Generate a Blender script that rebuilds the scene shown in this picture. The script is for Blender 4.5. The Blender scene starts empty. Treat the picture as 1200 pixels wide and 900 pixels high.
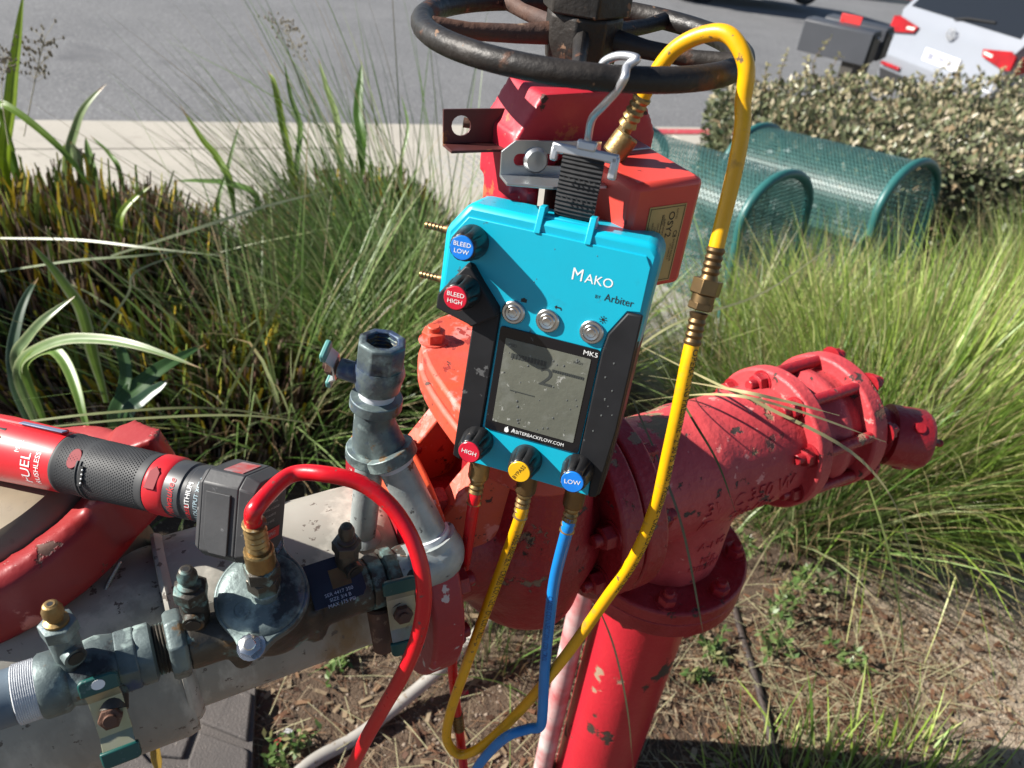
import bpy, bmesh, math, random
import numpy as np
from mathutils import Vector as V, Matrix, Quaternion, noise as mnoise
random.seed(7); rng = np.random.default_rng(7)
R_ = math.radians
sc = bpy.context.scene
COL = sc.collection

# ------------------------------------------------------------------ camera
PITCH = R_(36); ROLL = math.atan2(142, 1227); FPX = 901.0
CAMZ = 1.4
_f = V((0, math.cos(PITCH), -math.sin(PITCH)))
_r0 = V((1, 0, 0)); _u0 = V((0, math.sin(PITCH), math.cos(PITCH)))
_r = _r0*math.cos(ROLL) + _u0*math.sin(ROLL)
_u = -_r0*math.sin(ROLL) + _u0*math.cos(ROLL)
CP = V((0, 0, CAMZ))
cam = bpy.data.cameras.new('camera'); camo = bpy.data.objects.new('camera', cam); COL.objects.link(camo)
cam.sensor_width = 36; cam.lens = 36*FPX/1200; cam.clip_start = 0.02; cam.clip_end = 400
m = Matrix((_r, _u, -_f)).transposed().to_4x4(); m.translation = CP
camo.matrix_world = m
cam.dof.use_dof = True; cam.dof.focus_distance = 0.66; cam.dof.aperture_fstop = 8.5
sc.camera = camo

# ------------------------------------------------------------------ sky and sun
SUN_EL, SUN_BR = R_(34), R_(-92)          # elevation, bearing clockwise from +Y
sv = V((math.cos(SUN_EL)*math.sin(SUN_BR), math.cos(SUN_EL)*math.cos(SUN_BR), math.sin(SUN_EL)))
w = bpy.data.worlds.new('World'); sc.world = w; w.use_nodes = True
nt = w.node_tree; bg = nt.nodes['Background']
sky = nt.nodes.new('ShaderNodeTexSky'); sky.sky_type = 'NISHITA'; sky.sun_disc = False
sky.sun_elevation = SUN_EL; sky.sun_rotation = SUN_BR; sky.altitude = 50; sky.air_density = .85; sky.dust_density = .4
nt.links.new(sky.outputs[0], bg.inputs[0]); bg.inputs[1].default_value = 0.05
sl = bpy.data.lights.new('sun', 'SUN'); sl.energy = 5.0; sl.angle = R_(0.53); sl.color = (1, .955, .88)
so = bpy.data.objects.new('sun', sl); COL.objects.link(so); so.rotation_euler = (-sv).to_track_quat('-Z', 'Y').to_euler()
so.location = sv*30
vs = sc.view_settings; sc.display_settings.display_device = 'sRGB'
vs.view_transform = 'Standard'; vs.look = 'None'; vs.exposure = 1.12; vs.gamma = 1; vs.use_curve_mapping = False
sc.cycles.max_bounces = 8; sc.cycles.transparent_max_bounces = 12

# ------------------------------------------------------------------ survey helpers: sight lines meet planes of the place
def ray(x, y): return _f + _r*((x-600)/FPX) - _u*((y-450)/FPX)
def P(x, y, d): return CP + ray(x, y)*d
def pz(x, y, z): r = ray(x, y); return CP + r*((z-CAMZ)/r.z)
def ppl(x, y, p0, n): r = ray(x, y); return CP + r*((p0-CP).dot(n)/r.dot(n))
def pj(p):
    q = p-CP; d = q.dot(_f); return (600+FPX*q.dot(_r)/d, 450-FPX*q.dot(_u)/d)
# pipe frame: x along the pipeline (away to the right), y to the street, z up
_ang = math.atan2(.53, .848)
PO = V((.235, .75, .76))
PF = Matrix.Translation(PO) @ Matrix.Rotation(_ang, 4, 'Z')
PFI = PF.inverted()
PA = (PF.to_3x3() @ V((1, 0, 0))); PY = (PF.to_3x3() @ V((0, 1, 0)))
def pf(x, y, z): return PF @ V((x, y, z))

# ------------------------------------------------------------------ materials
MATS = {}
def _mk(name):
    mt = bpy.data.materials.new(name); mt.use_nodes = True
    n = mt.node_tree; b = n.nodes['Principled BSDF']; return mt, n, b
def mat(name, c1, c2=None, scale=8, rough=.5, metal=0, bump=.0, bscale=60, spots=(), rough2=None, coat=0, detail=5,
        bdist=.001, coords='Object', transl=0, attr=None, sheen=0, band=None, spec=.5):
    """layered procedural surface: c1/c2 mixed by noise, then spots (colour, scale, threshold, rough, relief, offset, softness)"""
    if name in MATS: return MATS[name]
    mt, n, b = _mk(name); N = n.nodes.new; Lk = n.links.new
    tc = N('ShaderNodeTexCoord'); co = tc.outputs[coords]
    def noise(s, d=5, off=0, rgh=.55, stretch=None):
        src = co
        if off or stretch:
            mp = N('ShaderNodeMapping'); mp.inputs['Location'].default_value = (off, off*.7, off*1.3)
            if stretch: mp.inputs['Scale'].default_value = stretch
            Lk(co, mp.inputs[0]); src = mp.outputs[0]
        t = N('ShaderNodeTexNoise'); t.inputs['Scale'].default_value = s; t.inputs['Detail'].default_value = d
        t.inputs['Roughness'].default_value = rgh
        Lk(src, t.inputs['Vector']); return t.outputs[0]
    def ramp(src, a, bb):
        mr = N('ShaderNodeMapRange'); mr.inputs[1].default_value = a; mr.inputs[2].default_value = bb
        Lk(src, mr.inputs[0]); return mr.outputs[0]
    def mix(fac, a, bb):
        mx = N('ShaderNodeMix'); mx.data_type = 'RGBA'
        if fac is not None: Lk(fac, mx.inputs[0])
        for k, s in ((6, a), (7, bb)):
            if isinstance(s, tuple): mx.inputs[k].default_value = (*s, 1)
            else: Lk(s, mx.inputs[k])
        return mx.outputs[2]
    def fmix(fac, a, bb):
        mx = N('ShaderNodeMix'); mx.data_type = 'FLOAT'; Lk(fac, mx.inputs[0])
        for k, s in ((2, a), (3, bb)):
            if isinstance(s, (int, float)): mx.inputs[k].default_value = s
            else: Lk(s, mx.inputs[k])
        return mx.outputs[0]
    col = c1; rg = rough
    if attr:
        at = N('ShaderNodeAttribute'); at.attribute_name = attr; col = at.outputs['Color']
        if c2:
            mx = N('ShaderNodeMix'); mx.data_type = 'RGBA'; mx.blend_type = 'MULTIPLY'; mx.inputs[0].default_value = 1
            Lk(col, mx.inputs[6]); q = mix(ramp(noise(scale, detail), .3, .7), c1, c2); Lk(q, mx.inputs[7]); col = mx.outputs[2]
    elif c2:
        nz = noise(scale, detail); col = mix(ramp(nz, .33, .67), c1, c2)
        if rough2 is not None: rg = fmix(ramp(nz, .33, .67), rough, rough2)
    hgt = None
    if bump: hgt = noise(bscale, 4, 3.3)
    for i, sp in enumerate(spots):
        c, s, th, r2, rel = sp[:5]; off = sp[5] if len(sp) > 5 else 11.3*(i+1); soft = sp[6] if len(sp) > 6 else .02
        st = sp[7] if len(sp) > 7 else None
        msk = ramp(noise(s*1.25, 6, off, .62, st), th-(.05 if th >= .66 else .02), th-(.05 if th >= .66 else .02)+soft)
        col = mix(msk, col, c); rg = fmix(msk, rg, r2)
        if rel:
            ml = N('ShaderNodeMath'); ml.operation = 'MULTIPLY_ADD'; Lk(msk, ml.inputs[0]); ml.inputs[1].default_value = rel
            if hgt is not None: Lk(hgt, ml.inputs[2])
            else: ml.inputs[2].default_value = 0
            hgt = ml.outputs[0]
    if isinstance(col, tuple): b.inputs['Base Color'].default_value = (*col, 1)
    else: Lk(col, b.inputs['Base Color'])
    if isinstance(rg, (int, float)): b.inputs['Roughness'].default_value = rg
    else: Lk(rg, b.inputs['Roughness'])
    b.inputs['Metallic'].default_value = metal; b.inputs['Coat Weight'].default_value = coat
    b.inputs['Coat Roughness'].default_value = .12; b.inputs['Specular IOR Level'].default_value = spec
    if hgt is not None:
        bp = N('ShaderNodeBump'); bp.inputs['Strength'].default_value = min(1, bump or .6); bp.inputs['Distance'].default_value = bdist
        Lk(hgt, bp.inputs['Height']); Lk(bp.outputs[0], b.inputs['Normal'])
    if transl:
        tr = N('ShaderNodeBsdfTranslucent')
        if isinstance(col, tuple): tr.inputs[0].default_value = (*col, 1)
        else: Lk(col, tr.inputs[0])
        ms = N('ShaderNodeMixShader'); ms.inputs[0].default_value = transl
        Lk(b.outputs[0], ms.inputs[1]); Lk(tr.outputs[0], ms.inputs[2]); Lk(ms.outputs[0], n.nodes['Material Output'].inputs[0])
    MATS[name] = mt; return mt

# ------------------------------------------------------------------ mesh builder
def frame_from(p, zdir, xdir=None):
    z = V(zdir).normalized()
    x = V(xdir) if xdir is not None else (V((1, 0, 0)) if abs(z.x) < .9 else V((0, 1, 0)))
    x = (x - z*x.dot(z)).normalized(); y = z.cross(x)
    mm = Matrix((x, y, z)).transposed().to_4x4(); mm.translation = V(p); return mm
_txt = {}
def text_mesh(s, size=1.0, shear=0):
    k = (s, shear)
    if k not in _txt:
        cu = bpy.data.curves.new('t', 'FONT'); cu.body = s; cu.size = 1; cu.shear = shear
        cu.align_x = 'CENTER'; cu.align_y = 'CENTER'; cu.resolution_u = 3
        o = bpy.data.objects.new('t', cu); COL.objects.link(o)
        dg = bpy.context.evaluated_depsgraph_get(); me = bpy.data.meshes.new_from_object(o.evaluated_get(dg))
        bm = bmesh.new(); bm.from_mesh(me); bmesh.ops.triangulate(bm, faces=bm.faces)
        _txt[k] = ([v.co.copy() for v in bm.verts], [[v.index for v in f.verts] for f in bm.faces]); bm.free()
        bpy.data.objects.remove(o); bpy.data.curves.remove(cu); bpy.data.meshes.remove(me)
    return _txt[k]
class MB:
    def __init__(s, M=None): s.v = []; s.f = []; s.M = M; s.c = None
    def add(s, vs_, fs, M=None):
        o = len(s.v)
        if M is not None: vs_ = [M @ V(q) for q in vs_]
        s.v.extend(V(q) for q in vs_); s.f.extend([i+o for i in f] for f in fs); return s
    def lathe(s, p, axis, prof, n=24, xdir=None, close=True, sx=1, sy=1, phase=0):
        fr = frame_from(p, axis, xdir); vs_ = []; fs = []
        for r, h in prof:
            for i in range(n):
                a = 2*math.pi*i/n + phase; vs_.append(fr @ V((r*math.cos(a)*sx, r*math.sin(a)*sy, h)))
        for j in range(len(prof)-1):
            for i in range(n):
                fs.append([j*n+i, j*n+(i+1) % n, (j+1)*n+(i+1) % n, (j+1)*n+i])
        if close:
            fs.append(list(range(n))[::-1]); fs.append([(len(prof)-1)*n+i for i in range(n)])
        return s.add(vs_, fs)
    def cyl(s, p0, p1, r0, r1=None, n=20, bev=0, xdir=None, sx=1, sy=1):
        p0 = V(p0); p1 = V(p1); d = p1-p0; L = d.length; r1 = r0 if r1 is None else r1
        pr = [(r0, 0), (r1, L)] if not bev else [(r0-bev, 0), (r0, bev), (r1, L-bev), (r1-bev, L)]
        return s.lathe(p0, d, pr, n, xdir, sx=sx, sy=sy)
    def ring(s, p, axis, prof, n=32, xdir=None):      # closed profile swept round: tube walls
        return s.lathe(p, axis, list(prof)+[prof[0]], n, xdir, close=False)
    def hexa(s, p, axis, r, h, bev=.0, xdir=None):
        b_ = bev or r*.12
        return s.lathe(p, axis, [(r-b_*.3, 0), (r, 0.0001), (r, h-b_*.6), (r-b_, h)], 6, xdir)
    def tube(s, pts, r, n=10, caps=True, flat=1.0, up=None):
        pts = [V(q) for q in pts]; k = len(pts); rs = r if isinstance(r, (list, tuple)) else [r]*k
        tg = [(pts[min(i+1, k-1)]-pts[max(i-1, 0)]).normalized() for i in range(k)]
        x = up if up is not None else (V((0, 0, 1)) if abs(tg[0].z) < .9 else V((1, 0, 0)))
        x = (V(x)-tg[0]*V(x).dot(tg[0])).normalized(); vs_ = []; fs = []
        for i in range(k):
            x = (x-tg[i]*x.dot(tg[i])).normalized(); y = tg[i].cross(x)
            for j in range(n):
                a = 2*math.pi*j/n; vs_.append(pts[i]+x*(rs[i]*math.cos(a))+y*(rs[i]*flat*math.sin(a)))
        for i in range(k-1):
            for j in range(n): fs.append([i*n+j, i*n+(j+1) % n, (i+1)*n+(j+1) % n, (i+1)*n+j])
        if caps: fs.append(list(range(n))[::-1]); fs.append([(k-1)*n+j for j in range(n)])
        return s.add(vs_, fs)
    def prism(s, poly, h0, h1, M=None, taper=None):
        n = len(poly); b_ = [(x, y, h0) for x, y in poly]
        tp = [(x, y, h1) for x, y in (taper or poly)]
        fs = [list(range(n))[::-1], [n+i for i in range(n)]]+[[i, (i+1) % n, n+(i+1) % n, n+i] for i in range(n)]
        return s.add(b_+tp, fs, M)
    def box(s, c, sz, M=None):
        x, y, z = [q/2 for q in sz]; c = V(c)
        vs_ = [c+V((sx*x, sy*y, sz_*z)) for sz_ in (-1, 1) for sx, sy in ((-1, -1), (1, -1), (1, 1), (-1, 1))]
        return s.add(vs_, [[3, 2, 1, 0], [4, 5, 6, 7], [0, 1, 5, 4], [1, 2, 6, 5], [2, 3, 7, 6], [3, 0, 4, 7]], M)
    def sphere(s, c, r, n=12, m_=8, sc_=(1, 1, 1), M=None):
        c = V(c); vs_ = [c+V((0, 0, r*sc_[2]))]; fs = []
        for i in range(1, m_):
            t = math.pi*i/m_
            for j in range(n):
                a = 2*math.pi*j/n; vs_.append(c+V((r*sc_[0]*math.sin(t)*math.cos(a), r*sc_[1]*math.sin(t)*math.sin(a), r*sc_[2]*math.cos(t))))
        vs_.append(c-V((0, 0, r*sc_[2]))); L = len(vs_)-1
        for j in range(n): fs.append([0, 1+j, 1+(j+1) % n])
        for i in range(m_-2):
            for j in range(n): a = 1+i*n+j; b_ = 1+i*n+(j+1) % n; fs.append([a, a+n, b_+n, b_])
        for j in range(n): fs.append([L, 1+(m_-2)*n+(j+1) % n, 1+(m_-2)*n+j])
        return s.add(vs_, fs, M)
    def text(s, string, size, M=None, fn=None, shear=0, sx=1, depth=0):
        vs_, fs = text_mesh(string, 1, shear)
        q = [V((a.x*size*sx, a.y*size, 0)) for a in vs_]
        if depth:
            n = len(q); q = q+[V((a.x, a.y, -depth)) for a in q]
            ed = {}
            for f in fs:
                for i in range(len(f)): ed[(f[i], f[(i+1) % len(f)])] = 1
            fs = fs+[[b_, a, a+n, b_+n] for a, b_ in ed if (b_, a) not in ed]
        if fn: q = [fn(a) for a in q]
        return s.add(q, fs, M)
    def bake(s, vox, smooth=6):
        me = bpy.data.meshes.new('tmp'); me.from_pydata([tuple(q) for q in s.v], [], s.f)
        bm = bmesh.new(); bm.from_mesh(me); bmesh.ops.recalc_face_normals(bm, faces=bm.faces); bm.to_mesh(me); bm.free()
        o = bpy.data.objects.new('tmp', me); COL.objects.link(o)
        r = o.modifiers.new('r', 'REMESH'); r.mode = 'VOXEL'; r.voxel_size = vox
        if smooth: q = o.modifiers.new('s', 'SMOOTH'); q.factor = .5; q.iterations = smooth
        m2 = bpy.data.meshes.new_from_object(o.evaluated_get(bpy.context.evaluated_depsgraph_get()))
        s.v = [v.co.copy() for v in m2.vertices]; s.f = [list(p.vertices) for p in m2.polygons]
        bpy.data.objects.remove(o); bpy.data.meshes.remove(me); bpy.data.meshes.remove(m2); return s
    def build(s, name, mt, parent=None, angle=38, bevel=0, flat=False, kind=None, label=None, cat=None, group=None, base=None, recalc=True):
        """one mesh object; coordinates are in the frame the parent thing was given (world if none)"""
        root = parent
        while root is not None and root.parent is not None: root = root.parent
        if root is not None and 'fr' in META.get(root.name, {}):
            b_ = META[root.name]['base']; vs_ = [q-b_ for q in s.v]
        elif base is not None: vs_ = [q-V(base) for q in s.v]
        else: vs_ = s.v
        me = bpy.data.meshes.new(name); me.from_pydata([tuple(q) for q in vs_], [], s.f)
        if recalc:
            bm = bmesh.new(); bm.from_mesh(me); bmesh.ops.recalc_face_normals(bm, faces=bm.faces); bm.to_mesh(me); bm.free()
        if not flat:
            me.shade_smooth(); me.set_sharp_from_angle(angle=R_(angle))
        if isinstance(mt, (list, tuple)):
            for q in mt: me.materials.append(q)
        elif mt: me.materials.append(mt)
        o = bpy.data.objects.new(name, me); COL.objects.link(o)
        if base is not None and parent is None: o.location = V(base)
        if parent is not None: o.parent = parent
        if bevel:
            bv = o.modifiers.new('bevel', 'BEVEL'); bv.width = bevel; bv.segments = 2; bv.limit_method = 'ANGLE'; bv.angle_limit = R_(35)
            bv.harden_normals = False
        tag(o, label, cat, group, kind); return o
META = {}
def tag(o, label=None, cat=None, group=None, kind=None):
    if label: o['label'] = label
    if cat: o['category'] = cat
    if group: o['group'] = group
    if kind: o['kind'] = kind
    return o
def thing(name, label, cat, fr=None, base=(0, 0, 0), group=None, kind=None):
    """an Empty at base (given in frame fr); children meshes are authored in frame fr"""
    o = bpy.data.objects.new(name, None); COL.objects.link(o); o.empty_display_size = .05
    fr = fr or Matrix.Identity(4)
    o.matrix_world = fr @ Matrix.Translation(V(base)); META[o.name] = {'fr': fr, 'base': V(base)}
    return tag(o, label, cat, group, kind)
def copy_tree(o, parent=None, M=None):
    c = o.copy(); COL.objects.link(c)
    if parent is not None: c.parent = parent
    if M is not None: c.matrix_world = M
    for ch in list(o.children): copy_tree(ch, c)
    return c
def spline(pts, n=8):
    pts = [V(p) for p in pts]; out = []; k = len(pts)
    for i in range(k-1):
        p0 = pts[i-1] if i else pts[0]*2-pts[1]; p1 = pts[i]; p2 = pts[i+1]; p3 = pts[i+2] if i+2 < k else pts[-1]*2-pts[-2]
        for j in range(n):
            t = j/n; out.append(.5*((2*p1)+(p2-p0)*t+(2*p0-5*p1+4*p2-p3)*t*t+(3*p1-p0-3*p2+p3)*t**3))
    out.append(pts[-1]); return out
# ------------------------------------------------------------------ surfaces
RUST = (.10, .035, .015); CHIP = (.045, .03, .022)
M_red = mat('red_enamel', (.33, .014, .022), (.25, .008, .013), 9, .30, bump=.8, bscale=110, rough2=.48, bdist=.0022,
            spots=[((.40, .045, .05), 5, .56, .55, 0, 4.4, .15), ((.21, .14, .09), 13, .69, .8, -.8), (CHIP, 26, .70, .7, -.8)])
M_redfade = mat('faded_red_enamel', (.54, .072, .076), (.37, .028, .036), 7, .42, bump=.8, bscale=100, rough2=.55, bdist=.0022,
            spots=[((.20, .15, .085), 6, .625, .8, -.9), ((.05, .035, .03), 26, .68, .7, -.9), ((.30, .02, .028), 4, .56, .5, 0, 17, .2), ((.62, .22, .2), 40, .70, .6, 0)])
M_orange = mat('orange_primer_enamel', (.55, .075, .025), (.48, .075, .055), 12, .5, bump=.7, bscale=90, rough2=.6,
            spots=[((.62, .20, .17), 22, .57, .6, .2, 3.1, .06), ((.30, .03, .02), 40, .66, .6, -.6), ((.07, .03, .02), 60, .70, .7, -.9)])
M_body = mat('epoxy_grey_body', (.34, .325, .285), (.25, .236, .20), 6, .42, bump=.15, bscale=90, rough2=.6,
            spots=[((.48, .45, .39), 12, .53, .6, 0, 2.2, .1, (1, 1, .35)), ((.20, .14, .075), 9, .61, .7, 0, 7.7, .1, (1, 1, .25)), ((.15, .145, .13), 6, .60, .5, 0, 14, .2, (1, 1, .3)), ((.11, .09, .075), 60, .675, .7, 0, 5.1)])
M_cover = mat('tan_cover_epoxy', (.24, .195, .125), (.13, .105, .075), 10, .45, bump=.1, spots=[((.10, .07, .05), 18, .62, .6, 0, 2, .1)])
M_bronze = mat('weathered_bronze', (.085, .075, .060), (.035, .031, .027), 22, .34, metal=.5, bump=.6, bscale=160, rough2=.6,
            spots=[((.13, .22, .21), 20, .57, .7, 0, 3.3, .08), ((.22, .33, .31), 34, .63, .75, 0, 8, .07), ((.12, .07, .03), 30, .66, .6, 0, 1, .06)])
M_patina = mat('verdigris_bronze', (.17, .215, .21), (.075, .10, .105), 24, .42, metal=.45, bump=.5, bscale=200, rough2=.62,
            spots=[((.30, .38, .36), 24, .56, .75, 0, 3.3, .1), ((.03, .034, .038), 20, .575, .55, -.3, 6, .08), ((.05, .075, .14), 12, .60, .55, 0, 9, .08), ((.16, .10, .05), 40, .65, .7, 0, 12, .06)])
M_galv = mat('weathered_galvanised', (.44, .47, .46), (.27, .31, .31), 26, .42, metal=.55, bump=.4, bscale=200, rough2=.65,
            spots=[((.20, .13, .09), 26, .63, .7, -.3), ((.10, .10, .10), 60, .68, .6, -.3, 6, .04), ((.30, .42, .40), 12, .60, .7, 0, 2, .1)])
M_zinc = mat('zinc_plate', (.55, .56, .56), (.42, .44, .45), 30, .32, metal=.9, bump=.08, rough2=.45)
M_steel = mat('polished_steel', (.62, .62, .60), (.5, .5, .5), 60, .22, metal=1, rough2=.32)
M_alu = mat('cast_aluminium', (.60, .61, .63), (.50, .51, .54), 40, .38, metal=.75, bump=.1)
M_brass = mat('brass', (.36, .25, .11), (.25, .165, .07), 60, .36, metal=.9, bump=.35, bscale=260, rough2=.55, spots=[((.12, .08, .04), 45, .58, .6, 0, 3, .12), ((.30, .28, .2), 90, .66, .6, 0, 7, .05)])
M_brassd = mat('dark_brass', (.22, .14, .06), (.13, .085, .045), 50, .4, metal=.9, bump=.2, rough2=.5)
M_iron = mat('black_rusty_iron', (.014, .0135, .0135), (.030, .024, .020), 14, .42, metal=.3, bump=.8, bscale=120, rough2=.6, bdist=.0014,
            spots=[((.14, .055, .025), 16, .60, .75, .2, 5.5, .08), ((.22, .13, .08), 60, .70, .8, 0)])
M_rustiron = mat('rusted_iron', (.13, .06, .035), (.06, .035, .028), 22, .7, metal=.2, bump=.9, bscale=140, bdist=.0014,
            spots=[((.30, .20, .13), 50, .62, .85, 0, 3, .1), ((.02, .02, .02), 16, .60, .6, 0, 8, .06)])
M_brownplate = mat('brown_painted_steel', (.10, .028, .025), (.06, .02, .02), 25, .4, metal=.2, bump=.2, spots=[((.2, .08, .03), 30, .66, .7, 0)])
M_teal = mat('teal_plastic', (.002, .42, .58), (.003, .36, .50), 9, .34, bump=.12, bscale=220, rough2=.46, bdist=.0003,
            spots=[((.03, .17, .21), 14, .60, .5, 0, 4, .2), ((.05, .10, .11), 46, .70, .6, 0, 9, .04)])
M_blk = mat('black_plastic', (.010, .010, .011), (.016, .016, .018), 20, .42, spec=.3, bump=.12, bscale=260, rough2=.55, bdist=.0003, spots=[((.09, .09, .09), 70, .715, .7, 0, 5, .02)])
M_blkg = mat('glossy_black_knob', (.012, .012, .013), (.02, .02, .021), 40, .28, rough2=.4, spots=[((.14, .12, .1), 90, .70, .7, 0, 5, .05)])
M_rub = mat('grey_black_rubber', (.022, .023, .025), (.036, .037, .039), 30, .6, rough2=.7)
M_bat = mat('charcoal_plastic', (.036, .036, .038), (.052, .052, .054), 25, .5, bump=.15, bscale=200, rough2=.6, spots=[((.2, .2, .2), 60, .69, .7, 0, 2, .04)])
M_glassb = mat('screen_bezel', (.008, .008, .01), None, rough=.12, spots=[((.12, .12, .12), 90, .73, .6, 0, 5, .03)])
M_lcd = mat('lcd_glass', (.135, .138, .108), (.105, .108, .085), 18, .36, rough2=.5, bump=.35, bscale=110, spots=[((.17, .175, .155), 26, .55, .5, 0, 5, .2), ((.30, .30, .27), 85, .66, .5, .3, 7, .04)])
M_lcdseg = mat('lcd_segment', (.045, .05, .048), rough=.3)
M_drop = mat('water_drop', (.10, .105, .10), rough=.12, spec=.6)
M_white = mat('white_print', (.80, .80, .78), rough=.5)
M_ink = mat('black_print', (.012, .012, .012), rough=.5)
M_redcap = mat('red_knob_cap', (.62, .012, .04), (.52, .01, .03), 90, .3)
M_bluecap = mat('blue_knob_cap', (.008, .20, .72), (.008, .17, .62), 90, .3)
M_yelcap = mat('yellow_knob_cap', (.80, .45, .01), (.72, .4, .01), 90, .3)
M_hred = mat('red_hose_rubber', (.62, .004, .012), (.55, .004, .012), 22, .26, rough2=.40, bump=.25, bscale=120, spots=[((.36, .02, .025), 38, .63, .5, 0, 4, .12), ((.20, .06, .05), 90, .70, .6, 0, 9, .04)])
M_hyel = mat('yellow_hose_rubber', (.80, .42, .002), (.68, .33, .002), 18, .27, rough2=.40, bump=.25, bscale=120, spots=[((.42, .22, .03), 38, .62, .5, 0, 4, .12), ((.14, .09, .04), 90, .69, .6, 0, 9, .04)])
M_hblu = mat('blue_hose_rubber', (.006, .22, .62), (.006, .19, .55), 22, .28, rough2=.40, bump=.25, bscale=120, spots=[((.03, .16, .38), 40, .62, .5, 0, 4, .1)])
M_web = mat('black_webbing', (.018, .018, .02), (.03, .03, .032), 120, .8)
M_boxred = mat('red_switch_enamel', (.60, .060, .042), (.54, .045, .034), 12, .36, rough2=.44, bump=.25, bscale=420, bdist=.0002, spots=[((.2, .02, .02), 60, .72, .5, 0)])
M_label = mat('buff_label', (.46, .34, .14), (.40, .30, .12), 40, .4, metal=.2)
M_toolred = mat('red_tool_plastic', (.62, .018, .028), (.55, .015, .022), 20, .36, rough2=.44, bump=.08)
M_green = mat('dark_green_vinyl', (.006, .075, .065), (.004, .055, .05), 30, .32, rough2=.42, spots=[((.10, .16, .15), 60, .68, .6, 0, 3, .05)])
M_tealgrip = mat('teal_vinyl_grip', (.10, .30, .27), (.07, .22, .21), 30, .55, spots=[((.25, .3, .28), 50, .62, .7, 0, 3, .1)])
M_yellowzinc = mat('yellow_zinc', (.30, .30, .17), (.36, .36, .30), 25, .42, metal=.6, spots=[((.16, .07, .03), 35, .62, .7, 0, 3, .1)])
M_tape = mat('white_thread_tape', (.62, .64, .66), (.5, .52, .55), 90, .6, bump=.3)
M_bluetag = mat('dark_blue_tag', (.012, .014, .026), (.022, .025, .04), 60, .3, metal=.3)
M_chain = mat('beaded_steel', (.35, .34, .32), None, rough=.4, metal=.8)
_SPK = R_(20)
_CVB = R_(-115)
_BRK = V((-.296, -.036, .440)); _BRK2 = V((-.335, .012, .452))

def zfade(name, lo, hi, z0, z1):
    """red casting turning orange towards the top, ragged edge"""
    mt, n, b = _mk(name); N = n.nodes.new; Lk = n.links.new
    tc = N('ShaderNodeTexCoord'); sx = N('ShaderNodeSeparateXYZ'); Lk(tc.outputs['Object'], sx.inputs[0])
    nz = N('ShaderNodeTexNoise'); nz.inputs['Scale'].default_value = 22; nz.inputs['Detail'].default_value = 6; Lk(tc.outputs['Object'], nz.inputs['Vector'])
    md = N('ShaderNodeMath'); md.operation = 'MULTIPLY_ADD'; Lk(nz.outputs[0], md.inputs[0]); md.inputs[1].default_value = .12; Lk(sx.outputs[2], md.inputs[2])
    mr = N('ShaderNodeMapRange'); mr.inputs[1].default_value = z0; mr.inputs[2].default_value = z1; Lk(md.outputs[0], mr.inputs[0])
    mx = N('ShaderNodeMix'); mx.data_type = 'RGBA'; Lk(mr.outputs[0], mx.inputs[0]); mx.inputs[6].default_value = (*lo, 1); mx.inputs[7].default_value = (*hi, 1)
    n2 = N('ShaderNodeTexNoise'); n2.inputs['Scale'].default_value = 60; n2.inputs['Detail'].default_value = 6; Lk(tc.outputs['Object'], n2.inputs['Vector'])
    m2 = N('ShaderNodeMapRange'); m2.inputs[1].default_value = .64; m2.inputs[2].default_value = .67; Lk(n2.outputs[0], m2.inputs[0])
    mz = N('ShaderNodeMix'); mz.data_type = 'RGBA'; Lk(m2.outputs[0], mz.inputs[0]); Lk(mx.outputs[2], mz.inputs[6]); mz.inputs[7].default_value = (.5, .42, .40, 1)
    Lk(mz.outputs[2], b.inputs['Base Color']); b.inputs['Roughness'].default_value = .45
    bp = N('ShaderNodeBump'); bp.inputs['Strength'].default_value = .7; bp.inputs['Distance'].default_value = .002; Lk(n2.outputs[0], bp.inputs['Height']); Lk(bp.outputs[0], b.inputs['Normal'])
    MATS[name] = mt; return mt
M_flangeL = zfade('red_flange_orange_above', (.30, .014, .024), (.56, .08, .028), .150, .178)  # red below, orange above, mixed by height
# ================================================================== the pipeline
def studs(mb, p, axis, rad, n, r, h, ph=0, stud=.006, nutr=None, washer=True, sl=.012):
    fr = frame_from(p, axis, (0, 0, 1) if abs(axis[2]) < .9 else (1, 0, 0))
    for i in range(n):
        a = 2*math.pi*i/n+ph; q = fr @ V((rad*math.cos(a), rad*math.sin(a), 0))
        yield q
def nut(q, axis, r, h, stud, xd=None):
    mb = MB(); mb.lathe(q, axis, [(r*1.25, 0), (r*1.25, h*.12)], 16); ax = V(axis).normalized()
    mb.hexa(V(q)+ax*h*.12, ax, r, h, xdir=xd or (random.random(), random.random(), .3)); mb.cyl(V(q)+ax*h, V(q)+ax*(h*1.1+stud), r*.55, bev=r*.08, n=12); return mb
X = V((1, 0, 0)); Yv = V((0, 1, 0)); Z = V((0, 0, 1))
GZ = .012     # valve centre line
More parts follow.
